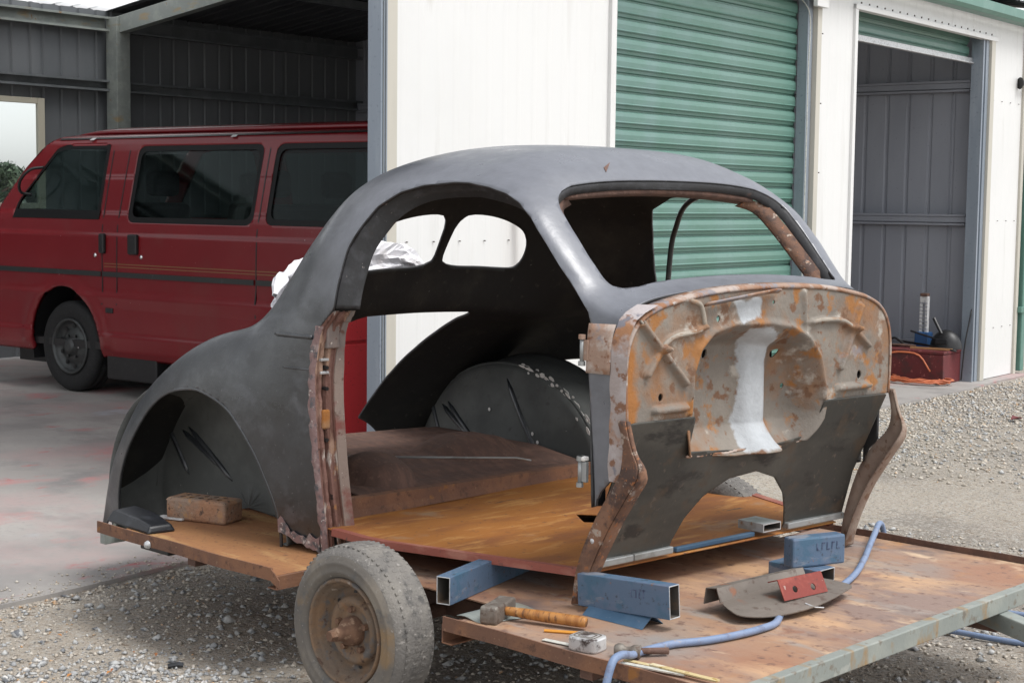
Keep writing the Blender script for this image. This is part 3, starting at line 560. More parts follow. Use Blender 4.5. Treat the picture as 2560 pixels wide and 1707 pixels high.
# front rail in patchy galvanised steel, as butted lengths
MB().box(TX1-.002, TX1+.03, -TY-.004, TY+.004, LZ-.048, LZ+.001).build('front_rail', 'rail_galv', tr, bevel=.003)
MB().box(TX0-.035, TX0-.004, -.86, TY, .275, .327).build('rear_rail', 'galv', tr, bevel=.003)
MB().box(TX0-.05, TX0-.03, -.80, -.60, .285, .335).build('light_bracket', 'galv', tr, bevel=.003)
m = MB(); m.box(TX0-.01, TX0+.16, -.72, -.60, .24, .274); m.build('tail_light', 'black_plastic', tr, bevel=.006)
m = MB(); m.lathe([(0, -.012), (.010, -.01), (.014, 0)], 12, 'y', (-.98, -TY-.001, LZ-.03)); m.build('bolt', 'cut_steel', tr, smooth=True)
# drawbar
for p, q in (((TX1-.2, .52, .285), (2.3, -.12, .285)),): MB().bar(p, q, .052, .052).build('drawbar', 'galv', tr, bevel=.004)
MB().box(2.25, 2.5, -.22, -.12, .25, .34).build('coupling', 'galv', tr, bevel=.01)
# galvanised mudguard remnant at the front of the notch
m = MB(); P = [[(NX1+.012+.02*math.sin(v*3), y, TZ+.002+.008*v*(1-v)) if False else (NX1-.02+.16*t*(1-.35*v), -.62-.20*v, TZ+.003+.004*math.sin(6*t)) for t in np.linspace(0, 1, 8)] for v in np.linspace(0, 1, 8)]
m.grid(P); m.build('mudguard_stub', 'galv', tr, smooth=True, solid=(.002, 1))
# wheel: tyre, rim, hub
def trailer_wheel(sy):
    Rw, wd = .242, .145; yo = sy*.905; s_ = -sy
    t = MB(); prof = [(.150, .012), (.160, .0), (.178, -.006), (.205, -.004), (.222, .004), (.232, .016), (.240, .030), (.242, .045), (.242, .10), (.240, .115), (.232, .130), (.205, .146), (.165, .145), (.150, .135)]
    t.lathe([(r_, s_*h) for r_, h in prof], 96, 'y', (0, yo, .24)); wh = t.build('wheel', 'tyre', tr, smooth=True)
    t = MB(); t.lathe([(r_+.0008, s_*h-.0) for r_, h in [(.150, .011), (.160, -.0012), (.166, -.0050), (.170, -.0085), (.174, -.0068), (.190, -.0070), (.194, -.0095), (.198, -.0068), (.205, -.0052), (.215, .0002)]], 96, 'y', (0, yo, .24)); t.build('sidewall', 'tyre_wall', wh, smooth=True)
    # tread blocks
    t = MB()
    for k in range(72):
        a = 2*math.pi*k/72
        for j, (h0, h1) in enumerate(((.022, .042), (.050, .068), (.076, .094), (.102, .122))):
            a0 = a+(.02 if j % 2 else 0)+.004*(rng.random()-.5); da = .034+.006*(rng.random()-.5)
            r0 = .2365 if j in (0, 3) else .240; r1 = .2428 if j in (1, 2) else .2402
            vs = [(rr*math.cos(b), yo+s_*h, .24+rr*math.sin(b)) for rr in (r0, r1) for b in (a0, a0+da) for h in (h0, h1)]
            t.add(vs, [(0, 1, 3, 2), (4, 6, 7, 5), (0, 4, 5, 1), (2, 3, 7, 6), (0, 2, 6, 4), (1, 5, 7, 3)])
    o = t.build('tread', 'tyre', wh); o['kind'] = 'stuff'
    rm = MB(); rm.lathe([(r_, s_*h) for r_, h in [(.151, .016), (.152, .001), (.146, -.003), (.141, .002), (.139, .014), (.134, .02), (.128, .026), (.122, .052), (.112, .058), (.104, .056), (.098, .048), (.094, .036), (.086, .031), (.072, .034), (.066, .040), (.050, .041), (.0, .041)]], 72, 'y', (0, yo, .24)); rim = rm.build('rim', 'wheel_rust', wh, smooth=True)
    hb = MB(); hb.lathe([(r_, s_*h) for r_, h in [(.042, .042), (.041, .02), (.036, .010), (.030, .004), (.026, .0), (.020, -.012), (.019, -.03), (.014, -.034), (.0, -.035)]], 32, 'y', (.003, yo, .24)); hub = hb.build('hub', 'hub_rust', wh, smooth=True)
    hn = MB(); hn.sweep([(.003, yo-s_*.03, .24), (.003, yo-s_*.052, .24)], [.017, .015], 6); hn.build('axle_nut', 'hub_rust', hub)
    for k in range(5):
        a = k*2*math.pi/5+.35; c = (.060*math.cos(a), yo+s_*.043, .24+.060*math.sin(a)); n_ = MB(); n_.sweep([c, (c[0], c[1]-s_*.018, c[2])], [.010, .009], 6); n_.build('wheel_nut', 'hub_rust', rim)
    for k in range(8):
        a = k*math.pi/4+.1; c = (.104*math.cos(a), yo+s_*.0545, .24+.104*math.sin(a))
        s1 = MB(); s1.lathe([(0, 0), (.008, 0)], 10, 'y', c); s1.build('rim_slot', 'black_plastic', rim)
    return wh
trailer_wheel(-1); trailer_wheel(1)
MB().sweep([(0, -.80, .24), (0, .80, .24)], .022, 12).build('axle', 'rust_dark', tr)

# ------------------------------------------------------------------ stripped coupe body
car = empty('car_body', (.56, .109, 0), R(-4.4), 'stripped dark grey coupe body shell with rusty firewall sitting on the trailer', 'car body')
# stations: u, list of 10 (v,w) from bottom of side to roof centre
ST=[
( .10,[(.600,.42),(.605,.60),(.607,.80),(.607,.95),(.602,1.06),(.588,1.115),(.556,1.150),(.45,1.186),(.24,1.206),(0,1.212)]),
( .00,[(.605,.42),(.617,.60),(.622,.80),(.622,.98),(.618,1.09),(.607,1.145),(.582,1.185),(.49,1.216),(.26,1.230),(0,1.236)]),
(-.06,[(.618,.42),(.632,.60),(.637,.80),(.637,.98),(.632,1.09),(.622,1.160),(.600,1.222),(.53,1.268),(.29,1.284),(0,1.290)]),
(-.14,[(.635,.42),(.650,.60),(.655,.80),(.655,.98),(.650,1.09),(.640,1.180),(.620,1.275),(.56,1.349),(.32,1.373),(0,1.379)]),
(-.24,[(.655,.41),(.671,.60),(.677,.80),(.678,.98),(.672,1.09),(.661,1.200),(.641,1.320),(.578,1.433),(.34,1.481),(0,1.490)]),
(-.34,[(.675,.40),(.692,.60),(.700,.80),(.700,.98),(.694,1.09),(.683,1.205),(.660,1.340),(.588,1.475),(.36,1.551),(0,1.566)]),
(-.48,[(.703,.39),(.722,.60),(.730,.80),(.731,.98),(.724,1.09),(.712,1.205),(.682,1.350),(.597,1.497),(.37,1.588),(0,1.612)]),
(-.80,[(.765,.36),(.785,.60),(.796,.80),(.798,.98),(.790,1.09),(.775,1.205),(.735,1.350),(.615,1.503),(.37,1.595),(0,1.626)]),
(-1.00,[(.800,.35),(.822,.58),(.830,.78),(.825,.96),(.812,1.08),(.785,1.200),(.735,1.340),(.60,1.486),(.36,1.574),(0,1.604)]),
(-1.12,[(.825,.39),(.848,.58),(.853,.78),(.838,.95),(.815,1.06),(.773,1.180),(.705,1.310),(.565,1.447),(.33,1.527),(0,1.552)]),
(-1.22,[(.845,.39),(.868,.58),(.872,.77),(.852,.93),(.820,1.035),(.757,1.145),(.670,1.260),(.53,1.380),(.31,1.447),(0,1.467)]),
(-1.30,[(.860,.38),(.882,.57),(.888,.76),(.866,.92),(.822,1.010),(.735,1.100),(.630,1.195),(.49,1.290),(.29,1.342),(0,1.358)]),
(-1.39,[(.872,.37),(.896,.56),(.902,.75),(.880,.905),(.832,.995),(.715,1.040),(.595,1.090),(.45,1.160),(.27,1.197),(0,1.207)]),
(-1.47,[(.880,.36),(.905,.56),(.911,.74),(.888,.89),(.838,.985),(.735,1.005),(.580,1.010),(.43,1.027),(.27,1.040),(0,1.045)]),
(-1.62,[(.885,.33),(.910,.54),(.916,.71),(.893,.85),(.845,.937),(.752,.965),(.600,.965),(.45,.980),(.27,.992),(0,.996)]),
(-1.80,[(.880,.30),(.907,.50),(.912,.65),(.892,.78),(.850,.852),(.765,.876),(.620,.868),(.46,.900),(.27,.925),(0,.932)]),
(-1.98,[(.872,.28),(.896,.46),(.900,.58),(.883,.665),(.845,.735),(.765,.755),(.620,.755),(.46,.805),(.27,.840),(0,.850)]),
(-2.12,[(.858,.27),(.878,.40),(.882,.48),(.868,.545),(.832,.595),(.755,.615),(.605,.630),(.45,.705),(.27,.750),(0,.762)]),
(-2.23,[(.842,.26),(.855,.33),(.856,.37),(.845,.41),(.812,.440),(.735,.455),(.580,.490),(.43,.600),(.26,.655),(0,.670)]),
(-2.33,[(.825,.20),(.829,.205),(.828,.21),(.818,.22),(.785,.28),(.705,.30),(.550,.36),(.405,.500),(.24,.560),(0,.580)]),
]
def pchip(x,y,xi):
    x=np.asarray(x,float);y=np.asarray(y,float);h=np.diff(x);d=np.diff(y,axis=0)/h[:,None]
    n=len(x);m=np.zeros_like(y)
    m[0]=d[0];m[-1]=d[-1]
    for i in range(1,n-1):
        w1=2*h[i]+h[i-1];w2=h[i]+2*h[i-1]
        a,b=d[i-1],d[i]
        with np.errstate(divide='ignore',invalid='ignore'):
            hm=(w1+w2)/(w1/a+w2/b)
        m[i]=np.where(a*b>0,hm,0)
    k=np.clip(np.searchsorted(x,xi)-1,0,n-2)
    t=((xi-x[k])/h[k])[:,None];hh=h[k][:,None]
    return (2*t**3-3*t**2+1)*y[k]+(t**3-2*t**2+t)*hh*m[k]+(-2*t**3+3*t**2)*y[k+1]+(t**3-t**2)*hh*m[k+1]
def catmull(P,n):
    # P (...,m,2) -> (...,n,2); mirrored at the end for symmetric roof
    m=P.shape[-2]
    a=2*P[...,0:1,:]-P[...,1:2,:]
    e=P[...,m-2:m-1,:]*np.array([-1,1])
    Q=np.concatenate([a,P,e],axis=-2)
    t=np.linspace(0,m-1,n);k=np.minimum(t.astype(int),m-2);f=(t-k)[:,None]
    p0,p1,p2,p3=Q[...,k,:],Q[...,k+1,:],Q[...,k+2,:],Q[...,k+3,:]
    return .5*(2*p1+(p2-p0)*f+(2*p0-5*p1+4*p2-p3)*f*f+(3*p1-p0-3*p2+p3)*f**3)
def body_grid(nu=170,ns=91):
    us=np.array([s[0] for s in ST])[::-1]; P=np.array([s[1] for s in ST],float)[::-1]
    ui=np.linspace(us[0],us[-1],nu)
    Q=pchip(us,P.reshape(len(us),-1),ui).reshape(nu,10,2)
    S=catmull(Q,ns)
    return ui,S   # S[i,j]=(v,w), right half uses -v
ST.insert(0, (.165, [(a-.008, b) if i < 5 else (a*.985, b-.008) for i, (a, b) in enumerate(ST[0][1])]))
ui, S = body_grid(260, 96)
def side_v(u, w_):
    """half width of the skin at (u, w)"""
    i = np.clip((u-ui[0])/(ui[1]-ui[0]), 0, len(ui)-1.001); k_ = int(i); r_ = S[k_]*(1-(i-k_))+S[k_+1]*(i-k_)
    return float(np.interp(w_, r_[:, 1], r_[:, 0]))
FULL = np.zeros((len(ui), 2*S.shape[1]-1, 3)); FULL[..., 0] = ui[:, None]
FULL[:, :S.shape[1], 1] = -S[..., 0]; FULL[:, :S.shape[1], 2] = S[..., 1]; FULL[:, S.shape[1]:, 1] = S[:, ::-1][:, 1:, 0]; FULL[:, S.shape[1]:, 2] = S[:, ::-1][:, 1:, 1]
U_, V_, W_ = FULL[..., 0], FULL[..., 1], FULL[..., 2]
DOOR_TOP = [(-.888, 1.11), (-.885, 1.193), (-.872, 1.291), (-.844, 1.36), (-.808, 1.420), (-.743, 1.465), (-.667, 1.486), (-.55, 1.496), (-.489, 1.494), (-.405, 1.482), (-.330, 1.464), (-.273, 1.438), (-.219, 1.398), (-.153, 1.327), (-.094, 1.258), (-.035, 1.198), (.012, 1.147), (.030, 1.115)]
DOOR = DOOR_TOP+[(.030, 1.0), (.048, .82), (.058, .66), (.06, .2), (-.942, .2), (-.942, .39), (-.958, .716), (-.966, .90), (-.942, 1.05), (-.905, 1.09)]
ARCH = [(-1.136, .15), (-1.138, .424), (-1.191, .58), (-1.262, .685), (-1.344, .762), (-1.461, .803), (-1.571, .808), (-1.721, .777), (-1.842, .71), (-1.971, .587), (-2.075, .446), (-2.14, .30), (-2.17, .1)]
WSH = [(0, .005), (.18, .006), (.34, .013), (.42, .026), (.475, .022), (.50, 0), (.508, -.03), (.512, -.08), (.513, -.145), (.509, -.2), (.492, -.230), (.455, -.250), (.41, -.259), (.3, -.259), (.0, -.262)]
ARCH = [tuple(p[:2]) for p in smooth_path([(*p, 0) for p in ARCH], 8)]
WSH = WSH+[(-a, b) for a, b in WSH[::-1][1:-1]]
RW = [(.022, 1.345), (.018, 1.28), (.020, 1.235), (.040, 1.218), (.10, 1.207), (.21, 1.203), (.33, 1.196), (.375, 1.199), (.394, 1.222), (.396, 1.26), (.38, 1.30), (.34, 1.338), (.27, 1.368), (.19, 1.388), (.11, 1.397), (.06, 1.394), (.035, 1.378)]
RW = [tuple(p[:2]) for p in smooth_path([(*p, 0) for p in RW+[RW[0]]], 6)][:-1]
CUT = [(-.05, .2), (.4, .2), (.4, .80), (.19, .795), (.13, .72), (.075, .665), (.05, .60), (.02, .5)]
DOOR_FAR = [(u-.15, w_) if u < -.80 and w_ > 1.1 else (u-.10, w_) if u < -.7 and w_ > 1.1 else (u, w_) for u, w_ in DOOR]
d_ = np.where(abs(V_) > .35, np.where(V_ < 0, sdf(DOOR, U_, W_), sdf(DOOR_FAR, U_, W_)), 1.)
d_ = np.minimum(d_, np.where(W_ > .6, .112-U_, 1.))
d_ = np.minimum(d_, np.where(abs(V_) > .6, sdf(ARCH, U_, W_), 1.))
d_ = np.minimum(d_, np.where((U_ > -.5) & (W_ > 1.12), sdf(WSH, V_, U_), 1.))
d_ = np.minimum(d_, np.where((U_ < -1.1) & (W_ > 1.1), sdf(RW, abs(V_), W_), 1.))
BOOT = [(0, -1.475), (.245, -1.482), (.262, -1.50), (.29, -1.62), (.323, -1.776), (.35, -1.948), (.361, -2.106), (.355, -2.3), (.35, -2.6), (0, -2.6)]
d_ = np.minimum(d_, np.where(U_ < -1.4, sdf([(a if a else -.2, b) for a, b in BOOT], abs(V_), U_), 1.))
d_ = np.minimum(d_, np.where(abs(V_) > .4, sdf(CUT, U_, W_), 1.))
ss_ = lambda t: np.clip(t, 0, 1)**2*(3-2*np.clip(t, 0, 1))
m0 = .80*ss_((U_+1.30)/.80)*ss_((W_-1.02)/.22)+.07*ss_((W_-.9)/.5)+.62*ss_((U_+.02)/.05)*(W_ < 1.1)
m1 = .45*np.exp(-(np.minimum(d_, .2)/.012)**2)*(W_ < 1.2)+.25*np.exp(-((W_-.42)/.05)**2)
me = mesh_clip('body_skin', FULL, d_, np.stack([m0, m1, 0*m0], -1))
bm = bmesh.new(); bm.from_mesh(me); bmesh.ops.recalc_face_normals(bm, faces=bm.faces)
up_ = sum((f.normal.z for f in bm.faces if f.calc_center_median().z > 1.5)); 
if up_ < 0: bmesh.ops.reverse_faces(bm, faces=bm.faces)
bm.to_mesh(me); bm.free()
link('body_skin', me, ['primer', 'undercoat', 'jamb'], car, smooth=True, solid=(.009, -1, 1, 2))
def ring(poly3, inner3, name, mt, closed=False, smooth=True, sol=.003):
    rows = [poly3]+inner3; n = len(poly3); P = [[r_[i] for r_ in rows] for i in range(n)]
    if closed: P.append(P[0])
    return MB().grid(P).build(name, mt, car, smooth=smooth, solid=(sol, 0))
def dense(poly, n=6): return [tuple(p) for p in smooth_path([(*p, 0) for p in poly], n)]
for sy in (-1, 1):
    if sy > 0: continue
    dt = [(p[0], p[1]) for p in dense(DOOR_TOP)]
    c = np.array((-.45, 1.1)); P3 = [[], [], [], [], []]
    for (u, w_) in dt:
        v = side_v(u, w_)-.006; dr = c-np.array((u, w_)); dr /= np.linalg.norm(dr)
        for k_, (sh, dep) in enumerate(((0, .004), (.004, .022), (.020, .026), (.024, .055), (.045, .060))):
            P3[k_].append((u+dr[0]*sh, sy*(v-dep), w_+dr[1]*sh))
    ring(P3[0], P3[1:], 'door_jamb', 'jamb')
# windscreen flange
def skin_w(u, v):
    i = np.clip((u-ui[0])/(ui[1]-ui[0]), 0, len(ui)-1.001); k_ = int(i); r_ = S[k_]*(1-(i-k_))+S[k_+1]*(i-k_); j0 = 45
    return float(np.interp(abs(v), r_[j0:, 0][::-1], r_[j0:, 1][::-1]))
wp = dense(WSH+[WSH[0]], 4); c = np.array((0, -.12)); r0, r1, r2 = [], [], []
for v, u, _ in wp:
    w_ = skin_w(u, v)-.006; dr = c-np.array((v, u)); dr /= np.linalg.norm(dr)
    r0.append((u, v, w_)); r1.append((u-.010, v+dr[0]*.004, w_-.014)); r2.append((u-.016+dr[1]*.012, v+dr[0]*.014, w_-.022+.012*0))
ring(r0, [r1, r2], 'windscreen_flange', 'jamb')
# inner roof bow and far inner windscreen pillar stay (tacking strips)
for sy in (-1, 1):
    pts = [(-.275, sy*.40, 1.462), (-.245, sy*.46, 1.440), (-.19, sy*.478, 1.385), (-.11, sy*.487, 1.300), (-.05, sy*.492, 1.235), (-.02, sy*.492, 1.195)]
    P = smooth_path(pts, 6); MB().grid([[(p[0]-.012, p[1]+sy*.012, p[2]-.005), (p[0]-.03, p[1]-sy*.028, p[2]-.028)] for p in P]).build('pillar_lining', 'leg_rust' if sy > 0 else 'rust_dark', car, smooth=True, solid=(.012, 0))
MB().grid([[(-.272, v, 1.478-.02*(v/.4)**2), (-.33, v, 1.470-.02*(v/.4)**2)] for v in np.linspace(-.42, .42, 16)]).build('header_rail', 'rust_dark', car, smooth=True, solid=(.018, 0))
# far lock-pillar window channel (thin curved bar)
for sy in (1, -1):
    P = [(-.925, .735, 1.06), (-.909, .72, 1.165), (-.891, .715, 1.293), (-.862, .705, 1.355), (-.826, .69, 1.408), (-.775, .67, 1.443), (-.715, .66, 1.466), (-.62, .63, 1.482), (-.5, .61, 1.488)]
    if sy > 0: MB().sweep(smooth_path(P, 6), .010, 8).build('window_channel', 'black_trim', car, smooth=True)

# lock pillar (rusty jamb facing forward) both sides
def lock_pillar(sy):
    prof = [(0, .0), (.006, .006), (.002, .012), (.010, .016), (.010, .022), (.000, .025), (-.002, .033), (.006, .036), (.014, .038), (.014, .044), (.009, .047), (.009, .062), (.016, .065)]
    edge = [(-.952, .33), (-.945, .39), (-.953, .55), (-.961, .716), (-.967, .82), (-.969, .90), (-.960, .98), (-.944, 1.05), (-.925, 1.075), (-.908, 1.10)]
    E_ = dense(edge, 8); P = []
    for i, (u, w_, _) in enumerate(E_):
        v = side_v(u, max(w_, .36))-.004; wob = .0018*math.sin(w_*57)+.0015*math.sin(w_*131+1)
        P.append([(u+a*1.0+wob*(j in (2, 3, 4, 5, 6))+.004, sy*(v-b), w_+.002*math.sin(j*2+i)) for j, (a, b) in enumerate(prof)])
    o = MB().grid(P).build('lock_pillar', 'post_rust', car, solid=(.005, 0))
    # inner flat flange
    Q = [[(p[-1][0]-.012, p[-1][1]-sy*.0, p[-1][2]), (p[-1][0]+.002, p[-1][1]-sy*.003, p[-1][2]), (p[-1][0]+.012, p[-1][1]-sy*.030*(1 if p[-1][2] < .92 else max(.2, 1-(p[-1][2]-.92)*4)), p[-1][2])] for p in P]
    MB().grid(Q).build('pillar_flange', 'post_flat', car, solid=(.004, 0))
    if sy < 0:
        # body filler along the skin edge
        n = len(E_); Q = []
        for i, (u, w_, _) in enumerate(E_[:int(n*.8)]):
            v = side_v(u, max(w_, .36)); a = .005+.009*abs(math.sin(w_*37)*math.sin(w_*11))+.007*rng.random(); Q.append([(u-a, -(side_v(u-a, max(w_, .36))+.001), w_), (u-a*.5, -(v+.004+.002*rng.random()), w_), (u+.004, -(v+.003), w_), (u+.012, -(v-.01), w_)])
        MB().grid(Q).build('filler_seam', 'filler', car, smooth=True)
        m = MB(); m.box(-.955, -.938, -.800, -.772, .735, .795); m.build('striker_plate', 'rust_orange', o, bevel=.006)
        for z_, v0 in ((.905, .805), (.945, .805)): MB().box(-.957, -.943, -v0, -v0+.030, z_, z_+.009).build('latch_slot', 'cut_steel', o, bevel=.002)
        for z_ in (.925, .86, .70): MB().sweep([(-.96, -.785, z_), (-.938, -.785, z_)], .006, 10).build('bolt_hole', 'black_plastic', o)
        m = MB(); m.box(-.951, -.928, -.792, -.745, .985, 1.075); m.build('bare_patch', 'post_flat', o, bevel=.004)
lock_pillar(-1); lock_pillar(1)
# ragged lower corner of the quarter panel
m = MB(); P = []
for t in np.linspace(0, 1, 14):
    u = -1.138+.18*t; b = .395-.045*t; P.append([(u, -(side_v(u, .43)+.0015), b+.012+.030*rng.random()*(t < .3 or t > .7)+.012*rng.random()), (u, -(side_v(u, .41)+.002), b-.012*rng.random()), (u+.004, -(side_v(u, .41)-.012), b-.006)])
m.grid(P); m.build('quarter_patch', 'filler', car, solid=(.002, 0))
MB().box(-.958, -.93, -.775, -.735, .335, .42).build('pillar_foot', 'undercoat', car, bevel=.006)
# pressed swage lines on the quarter panel
for z_, u0, u1, rr in ((1.018, -1.165, -.972, .0075), (.918, -1.10, -.972, .0035)):
    for sy in (-1, 1): MB().sweep([(u, sy*(side_v(u, z_)+.0005), z_-.006*(u1-u)) for u in np.linspace(u0, u1, 12)], [rr*.3]+[rr]*11, 6).build('swage_line', 'primer', car, smooth=True)
for sy in (-1, 1): MB().sweep([(u, sy*(side_v(u, w_)-.003), w_) for u, w_ in ARCH[4:-8]], .0055, 8).build('arch_lip', 'primer', car, smooth=True)
# small tear in the roof
MB().add([(-.288, -.240, skin_w(-.288, -.240)+.001), (-.322, -.190, skin_w(-.322, -.190)+.006), (-.306, -.232, skin_w(-.306, -.232)+.002)], [(0, 1, 2)]).build('roof_tear', 'rust_dark', car, solid=(.0015, 0))

# wheel tubs with pressed ribs
def tub(sy):
    cu, cw, Rr = -1.70, .348, .455; P = []
    for r_ in [0, .1, .2, .28, .34, .385, .415, .435, .447, .455, .458, .462, .47]:
        row = []
        for t in np.linspace(-.30, math.pi+.30, 60):
            v = .585+.05*(r_/.455)**2 if r_ <= .44 else .635+(r_-.44)*(.86-.635)/.03
            row.append((cu+(r_*1.26)*math.cos(t), sy*min(v, .82), max(.346 if cu+r_*1.26*math.cos(t) > -1.82 else .22, cw+r_*1.0*math.sin(t))))
        P.append(row)
    tb = MB().grid(P).build('wheel_tub', ['tub', 'undercoat'], car, smooth=True, solid=(.004, 0))
    for (u0, w0, u1, w1) in ((-2.05, .60, -1.80, .43), (-1.68, .73, -1.46, .44), (-2.177, .594, -2.07, .42), (-2.09, .584, -1.87, .47)):
        pts = []
        for t in np.linspace(0, 1, 8):
            u, w_ = u0+(u1-u0)*t, w0+(w1-w0)*t; r_ = math.hypot((u-cu)/1.26, (w_-cw)/1.0); pts.append((u, sy*(.585+.05*(r_/.455)**2), w_))
        MB().sweep(pts, [.004]+[.012]*6+[.004], 8).build('tub_rib', 'primer', tb, smooth=True)
    MB().sweep([(cu+.441*1.26*math.cos(t), sy*.642, cw+.441*math.sin(t)) for t in np.linspace(.02, math.pi-.02, 50)], .007, 8).build('tub_seam', 'tub', tb, smooth=True)
    return tb
tub(-1); t_ = tub(1)
# white flecks standing in for light through rust gaps at the far tub seam
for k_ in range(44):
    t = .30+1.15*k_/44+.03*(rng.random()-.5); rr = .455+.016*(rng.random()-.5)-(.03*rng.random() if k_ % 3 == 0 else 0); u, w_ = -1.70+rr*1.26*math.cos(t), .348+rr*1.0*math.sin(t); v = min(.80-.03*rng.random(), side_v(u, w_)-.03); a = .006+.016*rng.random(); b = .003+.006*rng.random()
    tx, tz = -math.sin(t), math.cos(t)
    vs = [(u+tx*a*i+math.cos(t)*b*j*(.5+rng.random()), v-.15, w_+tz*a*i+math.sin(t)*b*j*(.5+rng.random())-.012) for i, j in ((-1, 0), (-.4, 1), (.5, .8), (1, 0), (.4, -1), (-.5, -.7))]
    MB().add(vs, [tuple(range(6))]).build('gap_light_fleck', 'white_tab_gap_light', t_, solid=(.002, 0))
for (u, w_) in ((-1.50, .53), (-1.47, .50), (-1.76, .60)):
    MB().lathe([(0, 0), (.008, .001)], 7, 'y', (u, .593, w_)).build('gap_light_fleck', 'white_tab_gap_light', t_)

# floor pan, sill, heel board, rear floor
def fe(u): return min(.572+.33*(-u-.06), .785)
FZ = .425
HOLE = [(-.62, -.02), (-.50, -.10), (-.44, -.03), (-.53, .06)]
uu = np.linspace(-1.17, -.005, 100); vv = np.linspace(-1, 1, 120)
P = np.array([[(u, v*fe(u), FZ+.003*math.sin(6*v)*math.sin(5*u)) for v in vv] for u in uu]); me = mesh_clip('floor_pan', P, sdf(HOLE, P[..., 0], P[..., 1])); link('floor_pan', me, 'rust_orange', car, smooth=True, solid=(.004, -1))
for sy in (-1, 1): m = MB(); m.grid([[(u, sy*(fe(u)+.010), FZ+.006), (u, sy*(fe(u)+.012), FZ-.016), (u, sy*(fe(u)-.02), FZ-.018), (u, sy*(fe(u)-.02), FZ+.004), (u, sy*(fe(u)+.010), FZ+.006)] for u in np.linspace(-.90, -.03, 12)]); m.build('sill_channel', 'sill_red', car)
MB().grid([[(-.985-.106*(v+.8), v, FZ), (-.990-.106*(v+.8), v, .45), (-.991-.106*(v+.8), v, .492-.022*(v+.8)), (-1.012-.106*(v+.8), v, .495-.022*(v+.8))] for v in np.linspace(-.80, .72, 14)]).build('heel_board', 'rust_brown', car, solid=(.004, 0))
uu = np.linspace(-2.05, -1.00, 150); vv = np.linspace(-.56, .56, 90); P = np.zeros((150, 90, 3))
for i, u in enumerate(uu):
    for j, v in enumerate(vv):
        z_ = .484-.022*(v+.8)+.045*min(1, (-1.08-u)/.35)
        z_ += .080*max(0, 1-((u+1.25)/.14)**2-((v+.36)/.125)**2)**.42+.062*max(0, 1-((u+1.47)/.20)**2-((v-.24)/.20)**2)**.7
        z_ += .003*math.copysign(abs(math.sin(u*48))**.5, math.sin(u*48))*(abs(v) < .5)
        P[i, j] = (min(u, -1.008-.106*(v+.8)), v, z_)
MB().grid(P).build('rear_floor', 'rust_dark', car, smooth=True, solid=(.004, -1))
MB().sweep([(-1.48, -.52, .553), (-1.02, .08, .548), (-.99, .12, .538)], .004, 8).build('brace_rod', 'bare_steel', car, smooth=True)
m = MB(); rhs(m, .10, .085, .026, .0035); o = m.build('floor_rail', ['bare_steel', 'tube_inside', 'cut_steel'], car, loc=(.012, .207, .442), rot=(0, 0, math.pi))
MB().box(-.03, -.012, -.20, .155, .428, .442).build('front_crossmember', 'tube_dark_blue', car, bevel=.003)

# firewall pressing
FWP = [(-.588, .852), (-.355, .850), (-.338, .78), (-.325, .742), (-.10, .722), (.06, .722), (.21, .738), (.27, .80), (.285, .858), (.592, .855), (.596, .95), (.592, 1.03), (.575, 1.085), (.545, 1.122), (.50, 1.148), (.42, 1.170), (.24, 1.195), (0, 1.203), (-.24, 1.195), (-.42, 1.170), (-.50, 1.148), (-.545, 1.122), (-.575, 1.085), (-.592, 1.03), (-.594, .95)]
REC = [(-.335, .68), (-.340, .85), (-.332, .97), (-.305, 1.04), (-.25, 1.085), (-.16, 1.103), (.0, 1.100), (.10, 1.085), (.18, 1.05), (.235, .99), (.262, .90), (.265, .82), (.22, .68)]
vs_ = np.arange(-.605, .606, .0048); ws_ = np.arange(.70, 1.215, .0048); VV, WW = np.meshgrid(vs_, ws_, indexing='ij')
dd_ = -sdf(FWP, VV, WW); rec = -sdf(REC, VV, WW)
sm_ = lambda t: np.clip(t, 0, 1)**2*(3-2*np.clip(t, 0, 1))
hgt = -.090*sm_(rec/.07)*(1-.55*np.clip((.80-WW)/.08, 0, 1)); hgt -= .02*sm_((rec-.02)/.1)*np.cos(np.clip((VV+.04)/.3, -1.5, 1.5))
hgt += .010*np.exp(-(rec/.010)**2)*(WW > .86); hgt += .038*np.exp(-((VV-.03)/.064)**4)*sm_(rec/.05)
def seg(a, b, r_):
    a = np.array(a); b = np.array(b); e = b-a; t = np.clip(((VV-a[0])*e[0]+(WW-a[1])*e[1])/(e@e), 0, 1); return np.hypot(VV-a[0]-t*e[0], WW-a[1]-t*e[1])/r_
for a, b, h_ in [((-.549, 1.13), (-.363, .952), .013), ((-.516, .984), (-.462, 1.053), .012), ((.430, 1.134), (.335, .950), .013), ((.475, 1.012), (.39, 1.07), .012), ((-.483, .884), (-.362, .884), .014), ((.328, .889), (.479, .889), .014)]:
    hgt += 1.35*h_*np.exp(-seg(a, b, .0098)**6)
for pl in ([(-.462, 1.053), (-.43, 1.075), (-.394, 1.085), (-.33, 1.090), (-.291, 1.102)], [(.39, 1.07), (.33, 1.095), (.242, 1.10), (.19, 1.095)]):
    dm = np.min([seg(pl[i], pl[i+1], .009) for i in range(len(pl)-1)], 0); hgt += .014*np.exp(-(dm*1.1)**6)
